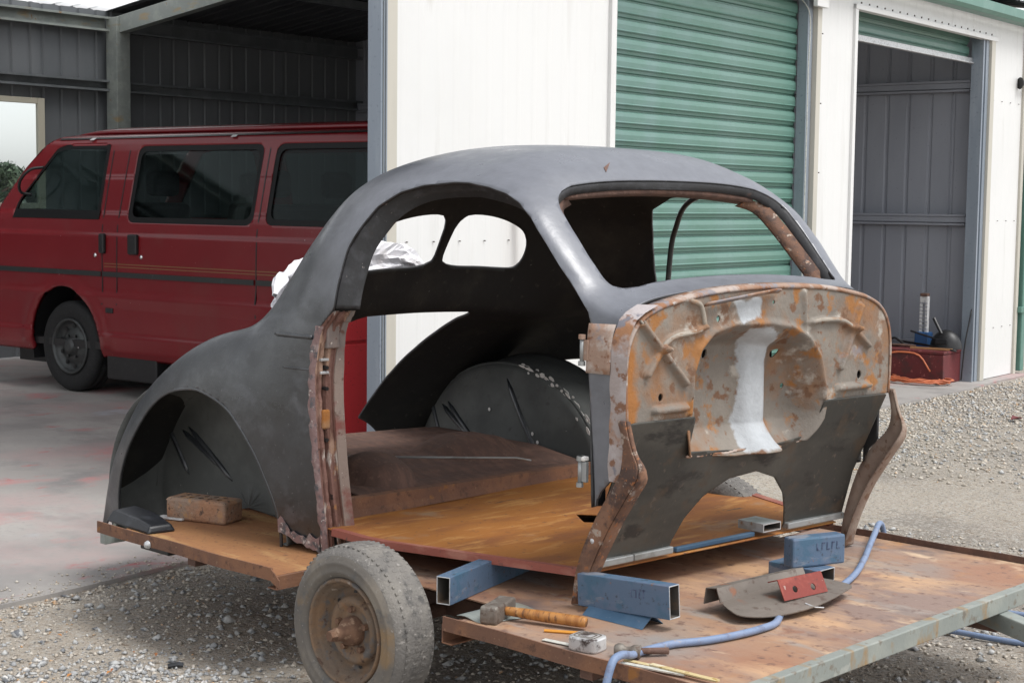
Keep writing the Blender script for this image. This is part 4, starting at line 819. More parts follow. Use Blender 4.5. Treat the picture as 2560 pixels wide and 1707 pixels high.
# raised step panels beside the recess
for q in ([(-.291, 1.102), (-.31, 1.16), (-.361, 1.180)], [(.16, 1.10), (.155, 1.16), (.15, 1.185)]):
    dm = np.min([seg(q[i], q[i+1], .010) for i in range(len(q)-1)], 0); hgt += .009*np.exp(-dm**2)
hgt += .0004*np.sin(VV*70+WW*40)
for a, b, r_ in [(-.458, .918, .011), (-.445, 1.045, .007), (-.228, 1.122, .010), (.014, 1.16, .007), (.438, .923, .013), (-.165, 1.012, .014), (.135, .998, .014), (.185, .897, .008), (-.335, .905, .007)]:
    dd_ = np.minimum(dd_, np.hypot((VV-a)/.85, WW-b)-r_)
silver = np.maximum(-sdf([(-.095, 1.095), (.02, 1.095), (.075, 1.04), (.085, .93), (.105, .80), (.085, .72), (-.07, .72), (-.05, .80), (-.035, .93), (-.045, 1.03)], VV, WW), -sdf([(-.178, 1.178), (-.035, 1.180), (-.034, 1.113), (-.13, 1.100)], VV, WW))
mR = np.clip(.45+silver/.03, 0, 1)*.75
rust = np.clip(1-(VV+.60)/.11, 0, 1)*.52+np.clip(1-abs(WW-1.19)/.05, 0, 1)*.15+np.clip((VV-.47)/.12, 0, 1)*.22+np.exp(-((VV-.12)/.12)**2-((WW-.79)/.06)**2)*.25+np.exp(-((VV+.22)/.02)**2-((WW-.83)/.10)**2)*.35+np.exp(-((VV-.03)/.1)**2-((WW-1.14)/.05)**2)*.2
dark = np.exp(-((VV-.20)/.06)**2-((WW-1.02)/.06)**2)*.4+np.exp(-((VV+.20)/.04)**2-((WW-1.06)/.03)**2)*.3
rust = rust*1.55; P = np.stack([.150+hgt, VV, WW], -1); me = mesh_clip('firewall', P, dd_, np.stack([mR, rust, dark], -1)); fw = link('firewall', me, 'firewall', car, smooth=True, solid=(.005, -1))
for pl in ([(-.549, 1.13), (-.363, .952)], [(-.516, .984), (-.462, 1.053), (-.43, 1.075), (-.394, 1.085), (-.33, 1.090), (-.291, 1.102)], [(.430, 1.134), (.335, .950)], [(.475, 1.012), (.39, 1.07), (.33, 1.095), (.242, 1.10), (.19, 1.095)], [(-.483, .884), (-.362, .884)], [(.328, .889), (.479, .889)], [(-.291, 1.102), (-.31, 1.16), (-.355, 1.178)]):
    q = smooth_path([(.157, a, b) for a, b in pl], 6); MB().sweep(q, [.003]+[.0075]*(len(q)-2)+[.003], 10).build('pressed_rib', 'rib_rust', fw, smooth=True)
# rolled flange round the firewall
fp = dense([p for p in FWP[9:]]+[FWP[0]], 5)
rows = [[], [], [], [], []]
for v, w_, _ in fp:
    n_ = np.array((v/.6, max(0, (w_-.95)/.25))); n_ /= max(np.linalg.norm(n_), 1e-6)
    for k_, (out, u) in enumerate(((-.004, .151), (.001, .1535), (.005, .151), (.009, .142), (.010, .110))): rows[k_].append((u, v+n_[0]*out, w_+n_[1]*out))
ring(rows[0], rows[1:], 'firewall_flange', 'cowl_rust', sol=.004)
MB().grid([[(.158+.016*b, v, 1.190-.03*abs(v)/.3+.010*b) for b in (0, 1)] for v in np.linspace(-.30, .02, 14)]).build('cowl_lip', 'cowl_rust', car, smooth=True, solid=(.005, 0))
# toe board with gearbox arch
TOE = [(-.578, .440), (-.245, .440), (-.243, .475), (-.22, .54), (-.166, .60), (-.074, .644), (.038, .656), (.136, .626), (.215, .565), (.255, .51), (.285, .455), (.285, .44), (.578, .440), (.545, .60), (.565, .858), (.26, .858), (.24, .752), (.06, .735), (-.10, .735), (-.31, .752), (-.33, .858), (-.578, .858)]
vs_ = np.arange(-.60, .601, .012); ws_ = np.arange(.43, .87, .009); VV, WW = np.meshgrid(vs_, ws_, indexing='ij')
P = np.stack([(WW-.45)/.404*.165-.006+.004*np.sin(VV*14), VV, WW], -1); me = mesh_clip('toe_board', P, -sdf(TOE, VV, WW)); link('toe_board', me, 'toe_black', car, smooth=True, solid=(.003, 0))
for a_, b_, r_ in ((-.165, 1.012, .02), (.135, .998, .02), (.185, .897, .012)): MB().box(-.012, -.002, a_-r_+.035, a_+r_+.045, b_-r_-.006, b_+r_-.004).build('hole_plug', 'black_plastic', fw)
for a, b in ((-.570, -.405), (-.402, -.24), (.288, .575)): m = MB(); m.box(-.014, .012, a, b, .436, .456); m.build('toe_flange', 'bare_steel', car, bevel=.003)
# ragged weld bead under the recess
P = [(.108+.002*math.sin(40*v)+.03*(abs(v+.04) > .27), v, .731+.012*(abs(v+.04)/.3)**3+.002*math.sin(57*v)) for v in np.linspace(-.335, .23, 60)]
MB().sweep(P, [.003+.002*abs(math.sin(k_*1.7)) for k_ in range(60)], 7).build('weld_bead', 'cowl_rust', car, smooth=True)
# front legs of the cowl sides
def leg(sy):
    front = [(.164, .868), (.186, .80), (.214, .735), (.165, .655), (.105, .563), (.052, .458), (.022, .375), (.018, .350)]; rear = [(-.012, .347), (.008, .456), (.058, .580), (.112, .668), (.150, .725), (.158, .80), (.140, .868)]
    if sy > 0: rear = [(-.040, .347), (-.018, .456), (.030, .585), (.085, .672), (.146, .74), (.158, .80), (.140, .868)]
    vo = lambda u: side_v(min(u, .1), .7)
    m = MB(); f_ = dense(front, 6); r_ = dense(rear[::-1], 6); n = 30
    F_ = [np.array(f_[int(i*(len(f_)-1)/(n-1))][:2]) for i in range(n)]; Rr = [np.array(r_[int(i*(len(r_)-1)/(n-1))][:2]) for i in range(n)]
    outer = [[(*( (a*(1-t)+b*t)), ) for t in (0, .5, 1)] for a, b in zip(F_, Rr)]
    m.grid([[(p[0], sy*(vo(p[0])+.001+.004*math.sin(p[1]*30)*(k_ == 1)), p[1]) for k_, p in enumerate(row)] for row in outer])
    lg = m.build('cowl_leg', 'leg_rust' if sy < 0 else 'leg_pale', car, smooth=True, solid=(.005, -sy))
    rows = [[(a[0], sy*(vo(a[0])), a[1]), (a[0]+.004, sy*(vo(a[0])-.008), a[1]-.002), (a[0]+.002, sy*(vo(a[0])-.012-(.026 if sy < 0 else .036)*min(1, max(0, (.775-a[1])/.06))), a[1]-.004)] for a in F_]
    MB().grid(rows).build('leg_flange', 'leg_rust' if sy < 0 else 'leg_pale', lg, smooth=True, solid=(.005, 0))
    if sy < 0:
        MB().lathe([(0, 0), (.007, .002), (.009, .006)], 10, 'y', (.055, -.620, .53)).build('rivet', 'cut_steel', lg)
        m = MB(); m.add([(-.02, -.615, .342), (.03, -.60, .342), (.04, -.585, .352), (.01, -.58, .360), (-.015, -.595, .352)], [(0, 1, 2, 3, 4)]); m.build('bent_tab', 'leg_pale', lg, solid=(.004, 0))
leg(-1); leg(1)
# hinge pillar: rusty block at the top, flat side, two hinges
def hinge_post(sy):
    rows = []
    for w_ in np.linspace(.985, 1.118, 8): rows.append([(u, sy*(side_v(u, w_)+.004), w_) for u in np.linspace(.027, .105, 7)])
    hp = MB().grid(rows).build('hinge_pillar', 'cowl_rust', car, smooth=True, solid=(.004, 0))
    if sy < 0:
        rows = []
        for w_ in np.linspace(.70, 1.17, 26):
            a = .106+.002*math.sin(w_*23)-.002*math.sin(w_*61); rows.append([(u, -(side_v(u, w_)+.003+.002*(k_ == 1)), w_) for k_, u in enumerate((a, .135, .160))])
        MB().grid(rows).build('corner_seam', 'cowl_corner', car, smooth=True)
    rows = [[(.034+.03*(1.0-w_)*.9, sy*(side_v(.04, w_)-.004), w_), (.030+.03*(1.0-w_)*.9, sy*(side_v(.04, w_)-.03), w_), (.05, sy*(side_v(.04, w_)-.05), w_)] for w_ in np.linspace(.62, 1.118, 14)]
    MB().grid(rows).build('pillar_face', 'primer', hp, smooth=True, solid=(.004, 0))
    for z_, mt in ((1.045, 'cowl_rust'), (.715, 'bare_steel')):
        h_ = MB(); y = sy*(side_v(.03, z_)+.008)
        h_.sweep([(.012, y, z_-.03), (.012, y, z_+.03)], .006, 10); hg = h_.build('hinge', 'bare_steel', hp, smooth=True)
        for a in (-.036, .036): MB().sweep([(.012, y, z_+a-.006), (.012, y, z_+a+.006)], .010, 10).build('knuckle', 'cowl_rust' if a > 0 and z_ > 1 else 'bare_steel', hg)
        m = MB(); m.box(.014, .034, min(y, y-sy*.012), max(y, y-sy*.012), z_-.028, z_+.028); m.build('hinge_leaf', mt, hg, bevel=.002)
hinge_post(-1); hinge_post(1)
MB().box(.004, .03, -.628, -.606, .745, .757).build('hinge_tab', 'white_tab_gap_light', car, bevel=.003)

# ------------------------------------------------------------------ steel packing under the body
def tube(name, label, loc, rz, L_, wd, h, mats, group=None, ry=0, t=.004, text=None):
    e = empty(name, loc, rz, label, 'steel tube', group); m = MB(); rhs(m, L_, wd, h, t); b = m.build('tube', mats, e, bevel=.0025, rot=(0, ry, 0))
    if text:
        for (x, z, wd_, hh, side) in text: MB().box(x, x+wd_, side*wd/2-.0006, side*wd/2+.0006, z, z+hh).build('stamp', 'stamp_ink', b)
    return e
TM = ['tube_blue', 'tube_inside', 'cut_steel']
tube('steel_tube', 'blue steel tube set across the tray under the red sill, open end by the wheel', (.252, -.762, TZ+.001), R(106), .72, .044, .078, TM, 'blue steel packing tubes')
e = tube('steel_tube', 'blue steel tube with faint stamped figures lying under the near front leg', (.545, -.515, TZ+.014), 0, .315, .044, .088, TM, 'blue steel packing tubes', ry=R(-3.6))
for k, (x, z, w_, h_) in enumerate(((.185, .045, .004, .022), (.191, .045, .012, .003), (.191, .064, .012, .003), (.203, .045, .003, .022), (.214, .045, .004, .024), (.228, .045, .004, .024), (.222, .066, .014, .003))):
    MB().box(x, x+w_, -.0228, -.0216, z, z+h_).build('stamp', 'stamp_ink', e.children[0])
a = empty('angle_iron', (.585, -.520, TZ+.001), 0, 'dark blue angle iron turned ridge up beneath the stamped tube', 'angle iron')
m = MB(); m.prism([(-.045, 0), (-.002, .031), (.002, .031), (.045, 0), (.042, 0), (.0, .0278), (-.042, 0)], 'x', 0, .205); m.build('angle', 'tube_dark_blue', a)
e = tube('steel_tube', 'short blue steel tube lying flat under the upright block at the far front leg', (.670, .225, TZ+.001), R(-2), .175, .088, .042, TM, 'blue steel packing tubes')
e = empty('steel_block', (.757, .150, TZ+.044), R(70), 'blue steel block stacked on a short tube beneath the far front leg', 'steel block')
m = MB(); m.prism([(-.024, 0), (.024, 0), (.024, .088), (-.024, .088)], 'x', 0, .19); m.build('block', 'tube_blue', e, bevel=.006)
for k in range(5):
    x = .085+k*.018; z = .048
    MB().box(x, x+.003, -.0256, -.0246, z, z+.022).build('stamp', 'stamp_ink', e.children[0]); MB().box(x, x+.011, -.0256, -.0246, z+(.019 if k % 2 else .0), z+(.022 if k % 2 else .003)).build('stamp', 'stamp_ink', e.children[0])

# ------------------------------------------------------------------ things lying on the tray
hm = empty('hammer', (.455, -.755, TZ), R(17), 'short sledge hammer with worn wooden handle on the rusty tray', 'hammer')
m = MB(); m.prism([(-.068, .002), (-.068, .044), (-.058, .048), (-.02, .046), (.02, .046), (.058, .048), (.068, .044), (.068, .002), (.058, -.001), (.02, .001), (-.02, .001), (-.058, -.001)], 'x', -.024, .024)
hd = m.build('head', 'hammer_iron', hm, bevel=.005, rot=(0, 0, R(4)))
pts = [(.0, 0, .025), (.05, 0, .025), (.10, .002, .024), (.17, .004, .023), (.23, .006, .0225), (.252, .007, .022)]
MB().sweep(smooth_path(pts, 5), [.0105+.0045*min(1, k/12)-.002*max(0, (k-20)/5) for k in range(26)], 14).build('handle', 'wood_handle', hm, smooth=True)
hm2 = empty('ball_hammer', (.925, -.785, TZ), R(28), 'small hammer head half hidden under the blue hose', 'hammer')
m = MB(); m.lathe([(0, -.035), (.012, -.033), (.017, -.024), (.016, -.014), (.010, -.006), (.011, .006), (.016, .014), (.017, .03), (0, .031)], 18, 'x', (0, 0, .018)); m.build('head', 'hammer_iron', hm2, smooth=True)
MB().sweep([(.0, .0, .018), (.09, .05, .012)], [.007, .009], 8).build('handle', 'rust_dark', hm2, smooth=True)
pc = empty('pencil', (.628, -.762, TZ+.0045), R(31), 'yellow pencil beside the tape measure', 'pencil')
MB().sweep([(0, 0, 0), (.095, 0, 0)], .0042, 6).build('shaft', 'pencil_yellow', pc); MB().sweep([(.095, 0, 0), (.11, 0, 0)], [.0042, .0006], 6).build('tip', 'rule_wood', pc)
tp = empty('tape_measure', (.808, -.800, TZ), R(8), 'scuffed chrome tape measure near the tray edge', 'tape measure')
m = MB(); m.prism(rrect([(-.042, -.034), (.042, -.034), (.042, .034), (-.042, .034)], .022, 7), 'z', 0, .036); cs = m.build('case', 'tape_case', tp, bevel=.005)
for r0, r1 in ((.75, .66), (.52, .42)):
    o_ = rrect([(-.042*r0, -.034*r0), (.042*r0, -.034*r0), (.042*r0, .034*r0), (-.042*r0, .034*r0)], .02*r0, 7); n = len(o_)
    MB().add([(x, y, .0362) for x, y in o_]+[(x*r1/r0, y*r1/r0, .0362) for x, y in o_], [(i, (i+1) % n, n+(i+1) % n, n+i) for i in range(n)]).build('label_ring', 'hammer_iron', cs, solid=(.0008, 0))
MB().box(-.13, -.03, -.012, .006, .003, .0045).build('blade', 'tape_blade', tp)
rl = empty('folding_rule', (1.02, -.815, TZ), R(11), 'worn yellow and white folding rule by the near tray edge', 'ruler')
for k, (x0, y0, x1, y1, z) in enumerate(((-.08, .02, .17, .0, .003), (-.07, -.02, .10, -.018, .0075), (.0, .0, .19, -.03, .0115))): MB().bar((x0, y0, z), (x1, y1, z), .016, .0035).build('rule_leaf', 'rule_wood' if k != 1 else 'tape_blade', rl)
# sheet-metal scrap with red bracket
sc = empty('metal_offcut', (.92, -.09, TZ+.018), 0, 'leaf shaped grey sheet metal offcut with a folded flange', 'scrap metal')
outl = [(-.035, -.235), (.02, -.250), (.065, -.18), (.092, -.08), (.10, .03), (.085, .14), (.055, .235), (-.02, .21), (-.07, .17), (-.085, -.06), (-.07, -.20)]
P = dense(outl+[outl[0]], 4)[:-1]; n = len(P)
m = MB(); m.add([(0, 0, .022)]+[(x, y, .006+.02*max(0, .06-x)/.15+.006*math.sin(9*y)) for x, y, _ in P], [(0, i+1, (i+1) % n+1) for i in range(n)]); pl = m.build('plate', 'scrap_sheet', sc, solid=(.003, 0))
MB().grid([[(-.072+.01*t, -.215+.40*t, .018), (-.085+.01*t, -.215+.40*t, .055-.006*t), (-.120+.01*t, -.215+.40*t, .050-.01*t), (-.126+.01*t, -.215+.40*t, .006)] for t in np.linspace(0, 1, 10)]).build('flange', 'scrap_sheet', pl, solid=(.003, 0))
MB().sweep([(.075, -.03, .012), (.10, -.02, .004), (.115, .0, .002)], .002, 6).build('wire_tag', 'cut_steel', sc)
rb = empty('red_bracket', (.93, -.07, TZ+.036), R(83), 'red painted angle bracket with two holes lying on the grey offcut', 'bracket')
vs_ = np.arange(-.09, .0901, .006); ws_ = np.arange(0, .0601, .005); VV, WW = np.meshgrid(vs_, ws_, indexing='ij'); dd_ = np.full(VV.shape, 1.)
for a_, b_ in ((-.035, .034), (.038, .038)): dd_ = np.minimum(dd_, np.hypot(VV-a_, WW-b_)-.010)
P = np.stack([VV, -.012-WW*.45, .052-WW*.86], -1); me = mesh_clip('face', P, dd_); link('face', me, 'red_bracket', rb, solid=(.003, 0))
MB().grid([[(x, -.012, .052), (x, .022, .040)] for x in np.linspace(-.09, .09, 6)]).build('face', 'red_bracket', rb, solid=(.003, 0))
# hose
hs_ = [(1.03, -.93, .012), (1.00, -.955, .05), (.988, -.955, .17), (.985, -.945, .28), (.982, -.915, .362), (.972, -.870, .374), (.950, -.80, .356), (.940, -.74, .352), (.950, -.646, .352), (.990, -.555, .352), (1.015, -.45, .352), (1.022, -.36, .352), (1.012, -.283, .350), (.955, -.16, .350), (.925, .0, .350), (.93, .13, .352), (.877, .318, .353), (.80, .50, .358), (.735, .64, .368), (.668, .79, .385), (.628, .875, .390), (.612, .925, .375), (.612, .955, .30), (.625, .98, .15), (.65, 1.03, .03), (.70, 1.09, .012), (.78, 1.122, .012), (.9, 1.133, .012), (1.03, 1.155, .012), (1.25, 1.22, .012), (1.45, 1.36, .012), (1.42, 1.52, .012), (1.2, 1.58, .012), (1.0, 1.53, .012), (.85, 1.50, .012), (.72, 1.47, .012)]
ho = empty('hose', (0, 0, 0), 0, 'pale blue rubber air hose snaking over the tray and off both sides', 'hose')
MB().sweep(smooth_path(hs_, 8), .0098, 12).build('hose_line', 'hose', ho, smooth=True)
# brick, black block
bk = empty('brick', (-1.150, -.555, TZ), R(19), 'old brown clay brick with core holes under the rear fender', 'brick')
vs_ = np.linspace(-.122, .122, 62); ws_ = np.linspace(-.054, .054, 28); VV, WW = np.meshgrid(vs_, ws_, indexing='ij'); dd_ = np.full(VV.shape, 1.)
for i in range(5):
    for j in (-.018, .018): dd_ = np.minimum(dd_, np.hypot((VV-(-.075+.0375*i)), WW-j)-.010)
edge = np.minimum(.122-abs(VV), .054-abs(WW)); ZZ_ = .0765-.010*np.clip(1-edge/.010, 0, 1)**2
me = mesh_clip('top_face', np.stack([VV, WW, ZZ_], -1), dd_); link('top_face', me, 'brick', bk, smooth=True)
hl = MB()
for i in range(5):
    for j in (-.018, .018): hl.lathe([(.0102, .075), (.0095, .03), (0, .028)], 14, 'z', (-.075+.0375*i, j, 0))
hl.build('core_hole', 'brick', bk)
q = rrect([(-.122, -.054), (.122, -.054), (.122, .054), (-.122, .054)], .012, 5); n = len(q)
m = MB(); m.add([(x*.985, y*.97, .001) for x, y in q]+[(x, y, .010) for x, y in q]+[(x*1.004, y*1.006, .04) for x, y in q]+[(x, y, .0665) for x, y in q], [(k*n+i, k*n+(i+1) % n, (k+1)*n+(i+1) % n, (k+1)*n+i) for k in range(3) for i in range(n)]+[tuple(range(n))[::-1]]); m.build('sides', 'brick', bk, smooth=True)
bb = empty('black_block', (-1.215, -.775, TZ), R(-3), 'black rubber block with sloping top in the rear tray corner', 'rubber block')
m = MB(); m.add([(-.14, -.05, 0), (.15, -.055, 0), (.16, .05, 0), (-.12, .055, 0), (-.12, -.03, .040), (.05, -.035, .034), (.14, -.04, .024), (.15, .035, .026), (.04, .045, .046), (-.10, .045, .050)],
    [(0, 3, 2, 1), (0, 1, 6, 5, 4), (1, 2, 7, 6), (2, 3, 9, 8, 7), (3, 0, 4, 9), (4, 5, 8, 9), (5, 6, 7, 8)]); m.build('block', 'rubber_black', bb, bevel=.008)
wc = empty('white_offcut', (-1.235, -.635, TZ), R(20), 'pale flat offcut sticking out behind the brick', 'offcut')
MB().box(-.045, .06, -.02, .02, .002, .008).build('strip', 'tool_white', wc, bevel=.001)
# white plastic bundle behind the body
pb = empty('plastic_bundle', (0, 0, 0), 0, 'crumpled white plastic wrapped bundle behind the rear window', 'plastic bundle')
CA = R(-4.4); 
def cw(u, v, w_): return (.56+math.cos(CA)*u-math.sin(CA)*v, .109+math.sin(CA)*u+math.cos(CA)*v, w_)
P = []
ax = smooth_path([(-1.66, -.46, 1.055), (-1.67, -.42, 1.09), (-1.68, -.30, 1.13), (-1.68, -.12, 1.19), (-1.66, .02, 1.20), (-1.64, .12, 1.18)], 8)
for i, p in enumerate(ax):
    t = i/(len(ax)-1); rr = .085*math.sin(math.pi*min(.98, .10+.86*t))**.5
    row = []
    for k in range(36):
        a_ = 2*math.pi*k/36; r_ = rr*(1+.16*math.sin(3*a_+7*t)+.10*math.sin(7*a_-15*t)+.07*math.sin(13*a_+29*t)+.05*math.sin(23*a_-9*t))
        r_ *= 1+.10*(rng.random()-.5); row.append(cw(p[0]+r_*math.cos(a_)*1.15, p[1]+.03*math.sin(5*a_+3*t), p[2]+r_*math.sin(a_)*1.1))
    P.append(row+[row[0]])
MB().grid(P).build('wrap', 'plastic_white', pb)
m = MB(); P = []
for i in range(14):
    t = i/13; row = []
    for k in range(14):
        s_ = k/13; row.append(cw(-1.58-.06*s_-.02*math.sin(5*t+2*s_), -.50+.20*t+.015*math.sin(9*s_), 1.17+.03*t-.15*s_+.014*math.sin(8*t+5*s_)))
    P.append(row)
m.grid(P); m.build('loose_sheet', 'plastic_white', pb, smooth=True, solid=(.002, 0))
# stick leaning behind
lt = empty('timber_batten', (0, 0, 0), 0, 'thin brown batten leaning on the white wall behind the rear window', 'batten')
MB().bar(shw(-5.98, -.25, .0), shw(-6.10, -.03, 1.62), .035, .02).build('batten', 'stick', lt, bevel=.002)

# ------------------------------------------------------------------ things inside the right-hand door
rc = empty('red_cabinet', shw(-6.90, .30, .03), SHR, 'red steel cabinet against the shed post seen past the lock pillar', 'cabinet')
m = MB(); m.box(-.25, .175, 0, .10, 0, 1.02); cb = m.build('carcass', 'red_dust', rc, bevel=.006)
MB().box(-.245, .165, -.014, -.002, .03, .735).build('door', 'red_dust', cb, bevel=.004); MB().box(-.245, .165, -.014, -.002, .75, 1.0).build('drawer', 'red_dust', cb, bevel=.004)
bx_ = empty('tool_chest', shw(-.10, .10, .03), SHR, 'low dark red steel chest inside the narrow doorway', 'chest')
m = MB(); m.box(-.25, .14, -.0, .85, 0, .235); b_ = m.build('chest_body', 'red_box', bx_, bevel=.006); m = MB(); m.box(-.255, .165, -.005, .855, .237, .262); m.build('lid', 'red_box', b_, bevel=.006)
co = empty('extension_cord', shw(-.30, .30, .03), SHR, 'orange extension cord coiled on the slab in the doorway', 'cord')
pts = []
for k in range(150):
    a_ = k*.26; rr = 1+.12*math.sin(k*.37)
    pts.append((-.10+.12*rr*math.cos(a_)+.02*math.sin(k*.11), .02+.26*rr*math.sin(a_)+.03*math.sin(k*.17), .008+.030*(k/150)+.012*abs(math.sin(k*1.3))))
pts += [(.02, .2, .06), (-.075, .30, .15), (-.07, .26, .22), (-.06, .14, .24), (-.06, 0, .22), (-.075, -.10, .10)]
MB().sweep(smooth_path(pts, 3), .0075, 7).build('cable', 'orange_cord', co, smooth=True)
jk = empty('jack_stand', shw(-.10, .38, .292), SHR, 'blue and white ratchet jack stand on the red chest', 'jack stand')
MB().box(-.05, .05, -.06, .06, 0, .13).build('base', 'tool_blue', jk, bevel=.01)
m = MB(); m.box(-.02, .02, .012, .035, .10, .42); m.box(-.02, .02, -.035, -.012, .10, .42); m.box(-.015, .015, -.012, .012, .37, .42); p_ = m.build('post', 'tool_white', jk, bevel=.004)
for k in range(8): MB().box(-.023, -.018, -.034, .034, .15+k*.03, .158+k*.03).build('notch', 'inner_cladding', p_)
MB().box(-.03, .03, -.03, .03, .42, .445).build('saddle', 'rust_dark', jk, bevel=.004)
wm = empty('welding_mask', shw(-.14, .17, .292), SHR, 'black welding helmet lying on the red chest', 'helmet')
P = [[(.10*math.cos(a_)*math.cos(e_), .12*math.sin(a_)*math.cos(e_)*1.1, .15*math.sin(e_)+.012) for a_ in np.linspace(0, 2*math.pi, 20)] for e_ in np.linspace(0, math.pi/2, 8)]
ms = MB().grid(P).build('shell', 'black_plastic', wm, smooth=True); MB().box(-.105, -.075, -.05, .05, .05, .09).build('visor', 'rubber_black', ms, bevel=.004)
MB().sweep([(-.05, .02, .13), (-.03, .08, .22), (-.02, .10, .25)], .014, 8).build('strap', 'black_plastic', ms)
MB().sweep([(-.06, .28, .14), (-.06, -.05, .06)], .008, 6).build('handle', 'black_plastic', ms)
for k, (u0, v0, z0, u1, v1, z1, r_, mt, lb) in enumerate(((-.30, .02, .30, -.05, .60, .33, .008, 'black_plastic', 'thin black bar lying across the red chest'), (-.22, .70, .30, -.2, .40, .31, .010, 'rust_dark', 'rusty rod at the far end of the red chest'), (-.1, .05, .05, .0, .02, .62, .006, 'black_plastic', 'black cable hanging down the doorway jamb'))):
    e_ = empty('metal_rod' if k < 2 else 'black_cable', (0, 0, 0), 0, lb, 'rod' if k < 2 else 'cable'); MB().sweep(smooth_path([shw(u0, v0, z0), shw((u0+u1)/2-.03, (v0+v1)/2, (z0+z1)/2+.01), shw(u1, v1, z1)], 5), r_, 7).build('rod', mt, e_, smooth=True)
sk = empty('wooden_stick', shw(-.28, .0, .295), SHR, 'short pale wooden stick lying along the red chest edge', 'stick'); MB().bar((0, .06, .012), (-.03, .40, .012), .016, .016).build('stick', 'stick', sk)
cl = empty('black_clamp', shw(-.16, .58, .292), SHR, 'small black clamp at the end of the red chest', 'clamp')
MB().sweep(smooth_path([(0, -.08, .01), (0, -.02, .05), (0, .03, .07), (0, .07, .04), (0, .04, .012), (0, -.02, .012)], 5), .010, 8).build('jaw', 'black_plastic', cl)

# ------------------------------------------------------------------ loose stones
ICO = np.array([(1, 0, 0), (-1, 0, 0), (0, 1, 0), (0, -1, 0), (0, 0, 1), (0, 0, -1)], float); IF = np.array([(0, 2, 4), (2, 1, 4), (1, 3, 4), (3, 0, 4), (2, 0, 5), (1, 2, 5), (3, 1, 5), (0, 3, 5)])
def project(x, y, z):
    d = np.stack([x-3.304, y+3.696, z-1.44], -1); zc = d@np.array(FW); return 512+1576*(d@np.array(RX))/zc, 341-1576*(d@np.array(UP))/zc, zc
def stones(name, mt, x, y, size, seed):
    r_ = np.random.default_rng(seed); n = len(x); sc = size[:, None]*np.stack([r_.uniform(.7, 1.3, n), r_.uniform(.7, 1.3, n), r_.uniform(.45, .85, n)], -1)
    v = ICO[None]*sc[:, None]*r_.uniform(.75, 1.25, (n, 6, 1)); a_ = r_.uniform(0, 6.28, n); c_, s_ = np.cos(a_)[:, None], np.sin(a_)[:, None]
    v = v+r_.normal(0, .18, v.shape)*size[:, None, None]
    X = v[..., 0]*c_-v[..., 1]*s_+x[:, None]; Y = v[..., 0]*s_+v[..., 1]*c_+y[:, None]; Z = v[..., 2]+ground_z(x, y)[:, None]+size[:, None]*.25
    V = np.stack([X, Y, Z], -1).reshape(-1, 3); F_ = (IF[None]+6*np.arange(n)[:, None, None]).reshape(-1, 3)
    me = bpy.data.meshes.new(name); me.vertices.add(len(V)); me.vertices.foreach_set('co', V.astype(np.float32).ravel()); me.loops.add(F_.size); me.loops.foreach_set('vertex_index', F_.astype(np.int32).ravel())
    me.polygons.add(len(F_)); me.polygons.foreach_set('loop_start', np.arange(0, F_.size, 3, dtype=np.int32)); me.polygons.foreach_set('loop_total', np.full(len(F_), 3, np.int32)); me.update(); me.validate()
    o = link(name, me, mt); o['kind'] = 'stuff'; return o
def scatter(n, x0, x1, y0, y1, lo, hi, seed, dens=None):
    r_ = np.random.default_rng(seed); x = r_.uniform(x0, x1, n); y = r_.uniform(y0, y1, n); s_, d_2 = to_shed(x, y); px, py, zc = project(x, y, 0*x)
    k = (d_2 < -.16) & (zc > .5) & (px > -40) & (px < 1064) & (py < 720)
    if dens is not None: k &= r_.random(n) < dens(x, y)
    size = lo+(hi-lo)*r_.random(n)**3; return x[k], y[k], size[k]
pile = lambda x, y: np.clip(1.15-np.hypot((x+.35)/.75, (y+1.35)/.55), .06, 1)
x, y, z = scatter(56000, -2.2, 1.4, -2.4, .2, .004, .015, 1, pile); tag(stones('gravel_stones', 'stone_grey', x, y, z, 2), 'loose grey gravel stones heaped beside the trailer wheel', 'gravel', kind='stuff')
x, y, z = scatter(26000, -2.2, 2.6, -2.4, 2.6, .003, .011, 3); tag(stones('gravel_chips', 'stone_tan', x, y, z, 4), 'tan stone chips strewn over the yard by the trailer', 'gravel', kind='stuff')
x, y, z = scatter(2600, -2.2, 2.6, -2.4, 2.6, .008, .022, 31); tag(stones('scattered_stones', 'stone_grey', x, y, z, 32), 'larger grey stones scattered on the yard near the trailer', 'gravel', kind='stuff')
r9 = np.random.default_rng(77); sx = r9.uniform(-9.3, -6.9, 700); dx_ = -.13+.22*r9.random(700)**2.2; xs_ = np.array([shw(a, b)[:2] for a, b in zip(sx, dx_)])
gz_keep = ground_z; ground_z = lambda x, y: 0*x+.031
tag(stones('slab_chips', 'stone_tan', xs_[:, 0], xs_[:, 1], .002+.006*r9.random(700)**2, 78), 'stone chips spilled over the edge of the concrete slab', 'gravel', kind='stuff'); ground_z = gz_keep
edge_d = lambda x, y: np.exp(-((to_shed(x, y)[1]+.2)/.07)**2)
x, y, z = scatter(60000, -2.6, -1.2, -2.4, 9, .003, .012, 33, edge_d); tag(stones('edge_gravel', 'stone_tan', x, y, z, 34), 'fine gravel banked against the edge of the slab', 'gravel', kind='stuff')
near_slab = lambda x, y: np.clip(.25+1.1*np.exp(-((to_shed(x, y)[1]+.5)/.55)**2), 0, 1)*(to_shed(x, y)[0] > -4.5)
x, y, z = scatter(90000, -3.2, 4, 2, 9.2, .004, .017, 5, near_slab); tag(stones('yard_gravel', 'stone_tan', x, y, z, 6), 'pale gravel spread along the slab in front of the doors', 'gravel', kind='stuff')
